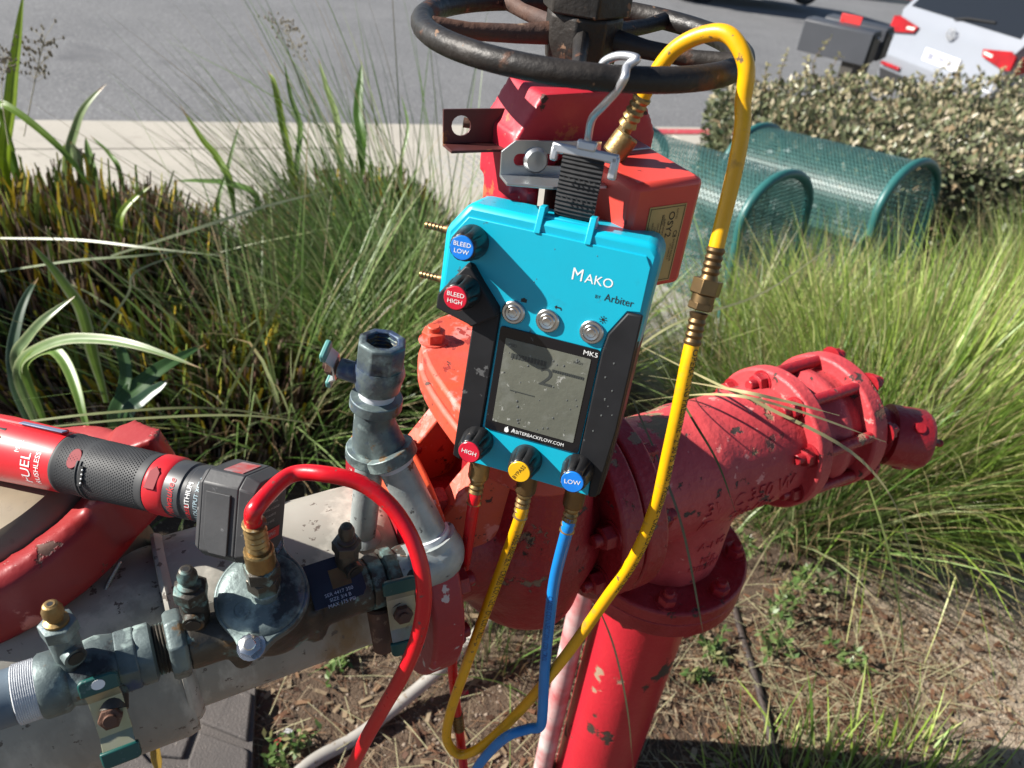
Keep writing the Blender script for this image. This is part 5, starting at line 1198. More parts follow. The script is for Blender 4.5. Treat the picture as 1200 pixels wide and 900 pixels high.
# ================================================================== cars
def car(label, pos, head, paint, lights=True, L=4.5, name='parked_car'):
    fr = Matrix.Translation(V(pos)) @ Matrix.Rotation(math.pi/2-head, 4, 'Z')       # x forward, origin: rear centre on road
    t = thing(name, label, 'car', fr, (0, 0, 0))
    hw = .91
    def wz(z): return hw*(1-.02*smooth(.5, .2, z)) if z < .95 else hw-.02-(z-.95)*.30
    prof = [(.10, .30), (.02, .42), (.0, .62), (.05, .70), (.06, .95), (.10, 1.08), (.42, 1.58), (.40, 1.63), (.62, 1.68), (1.4, 1.70), (2.2, 1.66), (2.75, 1.52), (3.35, 1.10), (4.2, .98), (4.42, .85), (4.48, .55), (4.40, .28), (3.9, .24)]
    arcs = []
    def arch(cx): return [(cx+.36*math.cos(a), .33+.36*math.sin(a)) for a in np.linspace(-.12, math.pi+.12, 11)]
    pl_ = prof+arch(3.62)+[(2.9, .24), (1.5, .24)]+arch(.85)+[(.45, .27)]
    n = len(pl_); vs_ = []; 
    for s in (-1, 1):
        for x, z in pl_: vs_.append((x, s*(wz(z)-(.10 if x < .08 or x > 4.3 else 0)), z))
    fs = [[i, (i+1) % n, n+(i+1) % n, n+i] for i in range(n)]
    import mathutils.geometry as mg
    tri = mg.tessellate_polygon([[V((x, z, 0)) for x, z in pl_]]); fs += [list(q)[::-1] for q in tri]+[[i+n for i in q] for q in tri]
    MB().add(vs_, fs).build('body', paint, t, bevel=.025, angle=30)
    gl = mat('dark_car_glass', (.012, .014, .017), rough=.06, spec=.8); rl = mat('red_lamp_lens', (.38, .006, .012), (.22, .004, .008), 6, .12, coat=.5); bk = mat('black_trim', (.016, .016, .017), rough=.5)
    # rear window on the sloping tailgate
    def rear(y, z):
        x = .10+(z-1.08)*.64 if z > 1.08 else (.06 if z > .95 else .055); return V((x-.008, y, z))
    def patch(pts, m_, nm, par=t, th=.006):
        q = [rear(y, z) for y, z in pts]; nn = (q[1]-q[0]).cross(q[2]-q[0]).normalized(); nn = nn if nn.x < 0 else -nn; k = len(q)
        return MB().add(q+[a+nn*th for a in q], [list(range(k)), [k+i for i in range(k)][::-1]]+[[i, (i+1) % k, k+(i+1) % k, k+i] for i in range(k)]).build(nm, m_, par, flat=True)
    patch([(-.76, 1.13), (.76, 1.13), (.66, 1.54), (-.66, 1.54)], gl, 'rear_window')
    MB().prism([(-.64, 0), (.64, 0), (.60, .16), (-.60, .16)], -.012, .012, frame_from((.37, 0, 1.635), (-.4, 0, .92), (0, 1, 0))).build('spoiler', paint, t, bevel=.008)
    MB().tube([rear(.10, 1.13)+V((-.02, 0, 0)), rear(-.05, 1.17)+V((-.03, 0, 0)), rear(-.38, 1.20)+V((-.02, 0, 0))], .011, 6).build('wiper', bk, t)
    for s in (-1, 1):
        b = MB(); q = [(s*.47, .965), (s*.50, .90), (s*.80, .845), (s*.875, .86), (s*.875, .985), (s*.80, 1.02)]
        lamp = patch(q, rl, 'rear_lamp', th=.022); 
        b = MB(); k = [(.05, s*.70, .80), (.05, s*.8, .82), (.30, s*.935, .90), (.30, s*.928, .97), (.10, s*.915, 1.02), (.04, s*.82, 1.0)]
        MB().prism([(.0, .82), (.34, .90), (.32, .965), (.02, 1.00)], -.008, .008, Matrix.Translation((.06, s*.915, 0)) @ Matrix.Rotation(math.pi/2, 4, 'X')).build('lamp_wrap', rl, lamp, bevel=.003)
        patch([(s*.50, .955), (s*.62, .945), (s*.62, .915), (s*.51, .925)], mat('clear_lamp', (.65, .55, .5), rough=.15), 'reverse_lamp', lamp, .026)
    pp = patch([(-.255, .60+.08), (.255, .60+.08), (.255, .60+.205), (-.255, .60+.205)], mat('plate_white', (.62, .62, .64), rough=.4), 'number_plate', th=.012)
    fpl = Matrix(((0, 0, -1, .032), (-1, 0, 0, 0), (0, 1, 0, .735), (0, 0, 0, 1)))
    MB().text('8KYW732', .105, fpl, sx=.85).build('plate_print', mat('plate_blue', (.04, .06, .16), rough=.5), pp, flat=True)
    em = MB(); er = (rear(0, 1.0)+V((-.012, 0, .0))); em.ring(er, (-1, 0, 0), [(.052, 0), (.060, 0), (.060, .010), (.052, .010)], 28)
    fe = Matrix(((0, 0, -1, er.x-.006), (-1, 0, 0, 0), (0, 1, 0, er.z), (0, 0, 0, 1)))
    def bar(a, b_): 
        a = V((*a, 0)); b_ = V((*b_, 0)); d = (b_-a); s_ = V((-d.y, d.x, 0)).normalized()*.006; em.add([a-s_, b_-s_, b_+s_, a+s_]+[q+Z*.006 for q in (a-s_, b_-s_, b_+s_, a+s_)], [[0, 1, 2, 3], [4, 5, 6, 7], [0, 1, 5, 4], [1, 2, 6, 5], [2, 3, 7, 6], [3, 0, 4, 7]], fe)
    for a, b_ in (((-.02, .048), (0, .010)), ((0, .010), (.02, .048)), ((-.046, .025), (-.020, -.044)), ((-.020, -.044), (0, .0)), ((0, .0), (.020, -.044)), ((.020, -.044), (.046, .025))): bar(a, b_)
    em.build('emblem', M_alu, t, flat=True)
    patch([(-.80, .655), (.80, .655), (.80, .668), (-.80, .668)], bk, 'tailgate_gap', th=.004)
    MB().prism([(-.72, .30), (.72, .30), (.80, .46), (-.80, .46)], 0, .03, Matrix(((0, 0, -1, .035), (-1, 0, 0, 0), (0, 1, 0, 0), (0, 0, 0, 1)))).build('lower_bumper', bk, t, bevel=.01)
    for s in (-1, 1):
        MB().box((-.01, s*.62, .52), (.03, .30, .035)).build('reflector', rl, t, bevel=.004)
        side = [(.75, 1.12), (1.05, 1.52), (2.15, 1.56), (2.62, 1.42), (3.05, 1.12)]
        q = [V((x, s*(wz(z)+.004), z)) for x, z in side]; MB().add(q+[a+V((0, s*.004, 0)) for a in q], [[0, 1, 2, 3, 4], [9, 8, 7, 6, 5]]+[[i, (i+1) % 5, 5+(i+1) % 5, 5+i] for i in range(5)]).build('side_window', gl, t, flat=True)
    for x in (.85, 3.62):
        for s in (-1, 1):
            wl = MB().lathe((x, s*.70, .33), V((0, s, 0)), [(.20, 0), (.32, .0), (.335, .03), (.335, .18), (.32, .205), (.22, .21)], 36).build('wheel', mat('tyre', (.018, .018, .018), rough=.85), t)
            b = MB(); b.lathe((x, s*.86, .33), V((0, s, 0)), [(.215, 0), (.215, .05), (.20, .052), (.19, .02), (.05, .015), (.045, .05), (.01, .055)], 36, close=False)
            for k in range(5):
                a = 2*math.pi*k/5; c, s2 = math.cos(a), math.sin(a); b.add([V((x+c*.04-s2*.025, s*.90, .33+s2*.04+c*.025)), V((x+c*.04+s2*.025, s*.90, .33+s2*.04-c*.025)), V((x+c*.2+s2*.018, s*.905, .33+s2*.2-c*.018)), V((x+c*.2-s2*.018, s*.905, .33+s2*.2+c*.018))], [[0, 1, 2, 3]])
            b.build('rim', mat('wheel_alloy', (.30, .30, .31), rough=.35, metal=.8), wl)
    return t
CL, CR_ = CP+(ray(1046, 22)*1)*.0, None
k_ = .0099*.99
cl = V((394, 1009, -145))*k_+CP; cr_ = V((540, 990, -170))*(.853*k_)+CP
lat = (cr_-cl); hd_ang = math.atan2(lat.x, lat.y)-math.pi/2; mid = (cl+cr_)/2; fw = V((math.sin(hd_ang), math.cos(hd_ang), 0))
M_wpaint = mat('silver_white_paint', (.235, .252, .285), (.225, .24, .272), 3, .25, coat=.6)
cpos = mid+V((0, 0, 0))-fw*.02; cpos.z = mid.z-.96
car('silvery white hatchback seen from behind, parked beyond the hedge', cpos, hd_ang, M_wpaint)
M_dpaint = mat('dark_car_paint', (.022, .024, .028), (.03, .032, .036), 3, .22, coat=.6)
q = stp_(11.9, 8.25); car('dark car parked across the street, showing only its wheel and sill', q-sd2*.85-sn2*-.9, R_(61.32), M_dpaint)
# planting on the far kerb
FSL = ('leftmost low green shrub on the far kerb, nearest the red kerb paint', 'tan dry shrub on the far kerb beside the roof of the pale car', 'tan dry shrub on the far kerb among the green ones', 'green shrub on the far kerb touching the pale car')
FRL = 'pale rock edging the planting across the street'
for k, (px, py, c) in enumerate(((1005, 3, 0), (1055, 6, 1), (1028, 3, 1), (1072, 2, 0))):
    p = pz(px, py, -1.8); s, pp_ = sp_of(p.x, p.y); p = stp_(s, 13.3, .1); g = np.random.default_rng(30+k)
    root = thing('far_shrub', FSL[k], 'shrub', None, p, 'shrubs on the far kerb')
    v, f, cc = blades(700, p, .35, (.3, .8), (.03, .06), (.1, 1.3), 1.0, pal=[(.10, .15, .06), (.06, .10, .04), (.16, .19, .10)] if c == 0 else [(.34, .27, .17), (.25, .19, .12)], r=g); colmesh('foliage', v, f, cc, M_leaf, root, 'stuff', base=p)
b = MB(); base_r = stp_(22, 12.7, .14)
for k in range(26):
    p = stp_(20.5+k*.14, 12.7+.05*(k % 3), .16)-base_r; o = len(b.v); b.sphere((0, 0, 0), .07+.03*(k % 3), 9, 6, (1.3, 1, .8))
    for j in range(o, len(b.v)): q = b.v[j]; b.v[j] = q+V((1, .7, .5))*mnoise.noise(q*9+V((k, 0, 0)))*.03+p
o = b.build('far_rocks', mat('pale_rock', (.45, .42, .37), (.35, .32, .28), 6, .9), kind='stuff'); o.location = base_r
# ================================================================== clumps near the valve
def gpos(px, py, z=0): p = pz(px, py, z); return p.x, p.y
tuft('fine olive grass clump behind the standpipe, fanning left before the pavement', -.40, 1.98, .20, 1900, (.34, .70), G_OL, (.2, 1.3), .9, hero=14, seed=1,
     extra=[dict(n=300, base=(-.40, 2.05, -.03), rad=.14, L=(.6, 1.05), W=(.0022, .004), lean=(.5, 1.15), droop=.5, az=math.pi*.92, azs=.4, pal=G_OL), dict(n=150, base=(-.30, 2.1, -.03), rad=.16, L=(.85, 1.35), W=(.0030, .0048), lean=(.35, .95), droop=.45, az=math.pi*.88, azs=.45, pal=G_OL)])
tuft('fine upright grass clump right behind the gauge and the red valve', .10, 2.05, .20, 1300, (.30, .58), G_OL+G_BR[:2], (.05, .7), .7, hero=6, seed=2)
tuft('long bladed grass clump in the shade of the drill, arching left', -.62, 1.62, .16, 380, (.45, .85), G_OL, (.5, 1.3), .9, hero=16, seed=3, W=(.0026, .0046), dry=.4)
tuft('dense bright green grass clump to the right of the red check valve', 1.12, 1.72, .26, 3600, (.40, .78), G_BR, (.05, 1.05), .9, hero=10, seed=4)
tuft('bright green grass clump at the right edge in front of the hedge', 1.72, 2.05, .28, 3200, (.45, .78), G_BR, (.05, .95), .8, hero=8, seed=5)
tuft('pale grass clump growing in front of the nearer green arch', .72, 2.02, .20, 850, (.30, .62), G_BR+G_DRY[2:3], (.1, 1.1), .8, hero=14, seed=6, W=(.002, .0036))
tuft('pale grass clump between the two green arches and the red elbow', 1.02, 2.30, .22, 1100, (.28, .55), G_BR+[(.30, .30, .14)], (.08, 1.0), .75, hero=8, seed=7)
tuft('grass clump at the far right behind the bright green one', 2.2, 2.7, .28, 2000, (.4, .7), G_BR, (.05, .9), .8, seed=8)
tuft('small olive grass clump with browned base below the red check valve', .80, 1.50, .14, 1100, (.30, .62), G_OL+G_DRY[:2], (.05, .95), .9, hero=4, seed=9)
tuft('sparse grass at the lower right corner beside the camera', .62, .66, .20, 300, (.05, .17), G_BR, (.1, .9), .5, hero=0, seed=10, W=(.0022, .0042))
tuft('low green grass along the bottom edge right of the sparse grass', .84, .72, .18, 220, (.05, .17), G_BR, (.1, .9), .5, seed=12, W=(.0022, .0042))
tuft('short grass between the red riser and the blue hose', .02, 1.02, .12, 150, (.12, .42), G_OL, (.1, .8), .6, seed=11, W=(.0018, .003), dry=.5)
# stray long blades crossing in front of the red elbow and the pavement
def stray(label, pts, w0, pal, seed, name='grass_stem'):
    q = spline(pts, 7); n = len(q); vs_ = []; fs = []
    for i, a in enumerate(q):
        t = (q[min(i+1, n-1)]-q[max(i-1, 0)]).normalized(); s = t.cross((CP-a).normalized()+V((.2, .1, .3))).normalized(); w_ = w0*(.55+.45*math.sin(math.pi*min(1, i/(n-1)*1.02+.05)))*(1 if i < n-3 else .35)*.5
        vs_ += [tuple(a-s*w_), tuple(a+s*w_)]
    fs = [[2*i, 2*i+1, 2*i+3, 2*i+2] for i in range(n-1)]; c = np.repeat(np.array([pal]), len(vs_), 0)
    o = colmesh(name, vs_, fs, c, M_grass, base=tuple(q[0])); tag(o, label, 'grass stem', 'long loose grass stems'); return o
ST = [('pale straw stem lying across the top of the red elbow', [(740, 400, 1.30), (830, 445, 0.945), (900, 478, 0.895), (1010, 540, 0.925), (1060, 620, 1.1), (1075, 720, 1.35)], .0042, (.42, .40, .20)),
      ('pale straw stem ending over the check valve bolts', [(760, 440, 1.25), (850, 455, 0.905), (920, 470, 0.885), (984, 487, 0.905)], .0040, (.45, .42, .22)),
      ('second straw stem crossing the elbow to the tie rods', [(745, 470, 1.2), (840, 462, 0.895), (930, 480, 0.885), (1038, 518, 0.925)], .0034, (.45, .43, .22)),
      ('dark green stem bending down across the raised letters', [(768, 412, 1.15), (805, 480, 0.855), (840, 540, 0.835), (862, 600, 0.845)], .0028, (.10, .13, .04)),
      ('grey green stem hanging in front of the riser flange', [(742, 470, 0.875), (772, 540, 0.855), (800, 620, 0.865), (820, 720, 0.925), (828, 765, 1.1)], .0030, (.17, .19, .11)),
      ('thin pale stem in front of the upright red pipe', [(700, 708, 0.975), (720, 760, 0.965), (735, 830, 0.985), (742, 900, 1.12)], .0026, (.40, .42, .20)),
      ('long pale stem arching over the shaded plants behind the drill', [(240, 520, 1.5), (285, 430, 1.35), (330, 350, 1.3), (366, 303, 1.3)], .0052, (.26, .31, .12)),
      ('long pale stem crossing low over the drill', [(0, 498, 1.15), (120, 484, 1.15), (240, 478, 1.2), (345, 490, 1.3)], .0040, (.30, .34, .15)),
      ('second long pale stem crossing low over the drill', [(60, 500, 1.1), (170, 490, 1.12), (290, 487, 1.15), (390, 500, 1.2)], .0036, (.30, .34, .16)),
      ('silvery stem running level across the old leaf mound', [(0, 279, 1.9), (90, 281, 1.85), (170, 290, 1.8), (260, 300, 1.8)], .0060, (.34, .38, .24)),
      ('bent silvery stem over the old leaf mound', [(0, 318, 1.8), (90, 305, 1.75), (160, 300, 1.75), (220, 293, 1.8)], .0055, (.30, .36, .20)),
      ('pale bent stem over the left edge of the grass', [(120, 388, 1.6), (150, 345, 1.6), (160, 318, 1.6), (225, 293, 1.65)], .0050, (.32, .36, .20)),
      ('broad pale stem rising to the pavement edge', [(130, 300, 1.9), (230, 268, 1.9), (310, 242, 1.95), (390, 222, 2.0)], .0075, (.36, .40, .24)),
      ('straw stem dropping to the sandy soil at the right', [(1015, 560, 1.3), (1040, 640, 1.3), (1055, 720, 1.35), (1060, 790, 1.4)], .0036, (.26, .32, .10)),
      ('straw stem pointing right in front of the near arch', [(720, 430, 1.5), (790, 380, 1.4), (900, 340, 1.5), (1005, 264, 1.7)], .0042, (.42, .42, .22))]
for k, (lb, pts, w0, pal) in enumerate(ST): stray(lb, [P(*a) for a in pts], w0, pal, k)
# ================================================================== broad leaved plants at the left
def strap_leaf(root, pts, w0, col, edge=None, dist=None, name='leaf', fold=.25):
    _p = [P(*a) for a in pts]; _p = ([_p[0]-Z*.13] if name == 'leaf' else [])+_p; q = spline(_p, 7); n = len(q); vs_ = []; cs = []; fs = []; g = random.Random(int(pts[0][0]*7+pts[-1][1])); tip = g.uniform(.90, .97)
    for i, a in enumerate(q):
        t = (q[min(i+1, n-1)]-q[max(i-1, 0)]).normalized(); s = t.cross((CP-a).normalized()+V((-.35, .1, .45))).normalized(); nn = s.cross(t); u = i/(n-1); w_ = w0*.5*max(.03, (.55+1.1*u)*(1-u**3.2) if u < 1 else .03)
        w_ = w0*.5*max(.02, min(1, .45+u*2.2)*(1-u**4))
        for k in range(11):
            o_ = -1+.2*k; h_ = fold*abs(o_)+(.05 if k % 2 else 0); vs_.append(tuple(a+s*w_*(o_+.05*math.sin(i*.9))+nn*w_*h_))
            c_ = np.array(edge if (edge is not None and abs(o_) > .65) else col)*(.82 if k % 2 else 1.08)*g.uniform(.92, 1.08)
            if u > tip: c_ = np.array((.30, .20, .09))
            cs.append(tuple(c_))
    for i in range(n-1):
        for k in range(10): fs.append([i*11+k, i*11+k+1, (i+1)*11+k+1, (i+1)*11+k])
    return colmesh(name, vs_, fs, np.array(cs), M_leaf, root, smooth=False, base=META[root.name]['base'])
def plant(name, label, cat, px, py, d, group=None): p = P(px, py, d); return thing(name, label, cat, None, p, group)
GL = (.13, .24, .04); GD = (.045, .11, .03); PALE = (.34, .40, .20); GB = (.24, .36, .03)
p1 = plant('striped_leaf_plant', 'striped leaf plant with pale edged leaves arching over the drill', 'plant', 25, 450, 1.45, 'broad leaved plants at the left')
for pts, w0, c, e in (([(22, 440, 1.46), (40, 412, 1.42), (90, 397, 1.38), (160, 405, 1.33), (237, 432, 1.30)], .024, (.18, .27, .10), PALE),
                      ([(30, 430, 1.44), (62, 410, 1.40), (84, 440, 1.36), (96, 480, 1.33), (108, 520, 1.32)], .022, GL, (.22, .32, .08)),
                      ([(20, 425, 1.46), (30, 400, 1.44), (55, 372, 1.42), (88, 347, 1.42)], .024, (.13, .20, .08), PALE),
                      ([(108, 410, 1.5), (96, 365, 1.46), (70, 325, 1.43), (31, 279, 1.40)], .024, (.17, .28, .05), PALE),
                      ([(18, 450, 1.5), (16, 400, 1.5), (30, 350, 1.52), (45, 325, 1.55)], .022, (.05, .10, .05), (.12, .18, .12))): strap_leaf(p1, pts, w0, c, e)
p2 = plant('broad_leaf_plant', 'shaded plant of dark strap leaves behind the drill grip', 'plant', 140, 490, 1.4, 'broad leaved plants at the left')
for pts, w0, c in (([(138, 488, 1.4), (160, 455, 1.42), (200, 425, 1.45), (242, 403, 1.5)], .036, GD), ([(150, 490, 1.4), (165, 470, 1.4), (185, 455, 1.4), (198, 445, 1.4)], .028, (.03, .08, .04)), ([(142, 480, 1.42), (148, 440, 1.42), (140, 405, 1.42), (128, 410, 1.4)], .024, GD)): strap_leaf(p2, pts, w0, c)
p3 = plant('tall_leaf_plant', 'tall plant of bright upright sword leaves at the top left corner', 'plant', 5, 190, 2.1, 'broad leaved plants at the left')
for pts, w0, c, e in (([(5, 200, 2.29), (10, 140, 2.23), (19, 60, 2.18), (28, -12, 2.13)], .040, (.26, .38, .015), None), ([(0, 122, 2.07), (50, 155, 2.07), (85, 190, 2.09), (115, 232, 2.13)], .020, (.16, .27, .03), None), ([(10, 175, 2.29), (-10, 150, 2.29), (-30, 140, 2.29)], .03, GL, None)): strap_leaf(p3, pts, w0, c, e)
p4 = plant('sword_leaf_plant', 'sword leaf plant with folded pale leaves against the pavement edge', 'plant', 85, 190, 2.4, 'broad leaved plants at the left')
for pts, w0, c, e in (([(80, 200, 2.62), (86, 160, 2.59), (100, 125, 2.56), (125, 98, 2.54)], .034, (.20, .28, .10), PALE), ([(95, 205, 2.62), (90, 180, 2.59), (82, 165, 2.56)], .028, (.20, .26, .14), None), ([(110, 210, 2.56), (105, 185, 2.56), (100, 160, 2.56)], .034, GL, None), ([(140, 200, 2.51), (128, 180, 2.51), (105, 158, 2.51)], .016, GL, None), ([(140, 265, 2.18), (150, 240, 2.18), (180, 215, 2.18)], .022, GB, None)): strap_leaf(p4, pts, w0, c, e)
p5 = plant('sword_leaf_plant', 'sword leaf plant with upright bright leaves in the middle grass clump', 'plant', 350, 200, 2.6, 'broad leaved plants at the left')
for pts, w0, c in (([(340, 190, 2.83), (330, 140, 2.78), (322, 100, 2.73), (314, 82, 2.73)], .028, (.22, .32, .03)), ([(348, 195, 2.83), (352, 150, 2.81), (340, 110, 2.78), (333, 70, 2.73)], .022, GL), ([(400, 185, 2.83), (395, 140, 2.83), (382, 100, 2.83), (373, 68, 2.83)], .026, (.24, .32, .10)), ([(424, 165, 2.83), (420, 130, 2.83), (422, 100, 2.83), (424, 72, 2.83)], .040, (.07, .16, .02)),
                   ([(270, 215, 2.62), (255, 185, 2.62), (235, 160, 2.62), (210, 122, 2.62)], .026, (.16, .26, .02)), ([(255, 240, 2.62), (265, 205, 2.62), (274, 170, 2.62), (282, 140, 2.62)], .016, GL), ([(300, 230, 2.62), (270, 215, 2.62), (235, 212, 2.62), (203, 212, 2.62)], .022, (.12, .24, .04)), ([(470, 190, 2.83), (478, 150, 2.83), (470, 110, 2.83)], .014, GL)): strap_leaf(p5, pts, w0, c)
# old leaf stubs: mounds
STUB = [(.20, .125, .085), (.145, .085, .06), (.26, .19, .135), (.10, .06, .045), (.085, .055, .045), (.17, .10, .06), (.30, .25, .20)]
STG = [(.14, .19, .035), (.22, .22, .03), (.09, .14, .03), (.36, .26, .02)]
def mound(label, cx, cy, rx, ry, h, n, seed, tilt=.0):
    g = np.random.default_rng(seed); z = bank_z(cx, cy); root = thing('leaf_mound', label, 'plant', None, (cx, cy, z), 'mounds of old cut leaves'); parts = []
    for i in range(n):
        pass
    th = g.uniform(0, 2*np.pi, n); rr = np.sqrt(g.uniform(0, 1, n)); xs_ = cx+rx*rr*np.cos(th); ys_ = cy+ry*rr*np.sin(th)
    hh = h*np.sqrt(np.clip(1-rr**2.6, .02, 1))*g.uniform(.62, 1.06, n)
    def strips(sel, pal, w, le, lz):
        m_ = len(sel); ba = np.stack([xs_[sel], ys_[sel], np.array([bank_z(a, b_) for a, b_ in zip(xs_[sel], ys_[sel])])+np.maximum(0, hh[sel]-lz)], 1)
        out = np.stack([np.cos(th[sel])*rr[sel], np.sin(th[sel])*rr[sel], np.zeros(m_)], 1); ln = g.normal(0, .10, (m_, 3)); ln[:, 2] = 0
        d = out*.35+ln; d[:, 2] = 1; d /= np.linalg.norm(d, axis=1)[:, None]; L_ = le*g.uniform(.75, 1.1, m_); L_ = np.minimum(L_, hh[sel]+.03)
        t0 = ba; t1 = ba+d*(L_*.6)[:, None]; t2 = ba+d*L_[:, None]+g.normal(0, .008, (m_, 3)); tw = g.uniform(0, np.pi, m_); s = np.stack([np.cos(tw), np.sin(tw), np.zeros(m_)], 1); ww = (w*g.uniform(.6, 1.2, m_))[:, None]*.5
        vs_ = np.stack([t0-s*ww, t0+s*ww, t1-s*ww, t1+s*ww, t2-s*ww*.5, t2+s*ww*.5], 1).reshape(-1, 3); q = np.array([[0, 1, 3, 2], [2, 3, 5, 4]]); fs = (np.arange(m_)[:, None, None]*6+q).reshape(-1, 4)
        pal = np.array(pal); c = np.repeat(pal[g.integers(0, len(pal), m_)]*g.uniform(.7, 1.25, m_)[:, None], 6, 0); return vs_, fs, c
    idx = np.arange(n); parts.append(strips(idx[:int(n*.80)], STUB, .010, .26, .24)); parts.append(strips(idx[int(n*.80):], STG, .012, .18, .11))
    v, f, c = merge(parts); colmesh('cut_leaves', v, f, c, M_dry, root, 'stuff', base=(cx, cy, z)); return root
mound('large brown mound of cut leaf stubs with green shoots, behind the drill', -1.56, 2.02, .74, .62, .46, 11000, 21)
mound('brown mound of cut leaf stubs behind the fine grass by the pavement', -.72, 2.80, .40, .28, .40, 3600, 22)
mound('low brown thatch of old leaves under the grass, close behind the drill battery', -.95, 1.66, .50, .36, .27, 5600, 24)
mound('brown mound of cut leaf stubs at the left edge nearer the camera', -1.95, 1.55, .50, .42, .40, 4200, 23)
# seed heads
def seedhead(label, pts, seed, sc_=1):
    q = spline([P(*a) for a in pts], 6); root = thing('seed_head', label, 'seed head', None, q[0], 'dry seed heads'); g = random.Random(seed); b = MB(); b.tube(q, [.0014*sc_]*len(q), 5); h = MB(); n = len(q)
    for i in range(int(n*.45), n):
        for k in range(4):
            d = V((g.gauss(0, 1), g.gauss(0, .6), g.uniform(.1, 1))).normalized()*g.uniform(.02, .07)*sc_; b.tube([q[i], q[i]+d], .0005*sc_, 4); h.sphere(q[i]+d, .0035*sc_, 6, 4, (1, 1, 1.8)); 
            if k % 2: h.sphere(q[i]+d*.7+V((.004, 0, .004)), .003*sc_, 6, 4, (1, 1, 1.8))
    b.build('stem', mat('straw_stem', (.30, .27, .17), (.24, .20, .11), 30, .7), root); h.build('seeds', mat('dry_seed', (.30, .26, .18), (.20, .15, .09), 60, .8), root, kind='stuff')
seedhead('branching dry seed head left of the folded pale leaf', [(28, 160, 2.2), (38, 110, 2.2), (45, 75, 2.2), (52, 45, 2.2)], 1)
seedhead('dry seed head in front of the road above the fine grass', [(372, 150, 2.4), (358, 85, 2.4), (340, 45, 2.4), (320, 25, 2.4)], 2, .8)
seedhead('small dry seed head at the left edge before the road', [(10, 170, 2.0), (2, 110, 2.0), (5, 80, 2.0), (8, 70, 2.0)], 3, .8)
# ================================================================== weeds and litter
def weed(label, px, py, n, hgt, seed, pal=((.13, .21, .06), (.08, .15, .035), (.17, .24, .08), (.20, .19, .08)), lw=.010):
    p = gp(px, py); g = np.random.default_rng(seed); root = thing('weed', label, 'weed', None, p, 'small leafy weeds on the soil'); vs_ = []; fs = []; cs = []; b = MB()
    for s in range(n):
        d = V((g.normal(0, .5), g.normal(0, .5), 1)).normalized(); L = hgt*g.uniform(.5, 1.1); q = spline([p+V((g.normal(0, .015), g.normal(0, .015), -.005)), p+d*L*.5+V(g.normal(0, .006, 3)), p+d*L+V((g.normal(0, .02), g.normal(0, .02), -.01))], 5); b.tube(q, .0010, 5)
        for i in range(3, len(q)):
            for k in range(2):
                ld_ = (V(g.normal(0, 1, 3))+Z*.35).normalized(); le = lw*g.uniform(1.3, 2.6); sdv = ld_.cross(Z+V(g.normal(0, .3, 3))).normalized()*lw*.45; o = len(vs_)
                for a in (q[i], q[i]+ld_*le*.5-sdv, q[i]+ld_*le, q[i]+ld_*le*.5+sdv): vs_.append(tuple(a))
                fs.append([o, o+1, o+2, o+3]); cs += [np.array(pal[g.integers(0, len(pal))])*g.uniform(.8, 1.2)]*4
    colmesh('leaves', vs_, fs, np.array(cs), M_leaf, root, 'stuff', base=p); b.build('stems', mat('weed_stem', (.13, .17, .06), rough=.6), root, kind='stuff')
for k, (lb, px, py, n, h) in enumerate((('leafy weed just right of the riser flange', 905, 720, 7, .13), ('weed with bright leaves against the foot of the dark tube', 900, 765, 6, .10), ('low weed under the riser flange', 835, 770, 6, .06), ('weed on the sandy edge with upright pale leaves', 985, 775, 4, .09), ('tall thin weed below the small grass clump', 940, 690, 6, .17),
        ('weed under the white body left of the hoses', 440, 750, 6, .05), ('small weed beside the paving slab', 338, 884, 5, .04), ('weed between the conduit and the clamp', 400, 775, 5, .04), ('weed close behind the red flange', 880, 660, 5, .15), ('flat weed right of the upright pipe', 820, 800, 5, .05))): weed(lb, px, py, n, h, 50+k)
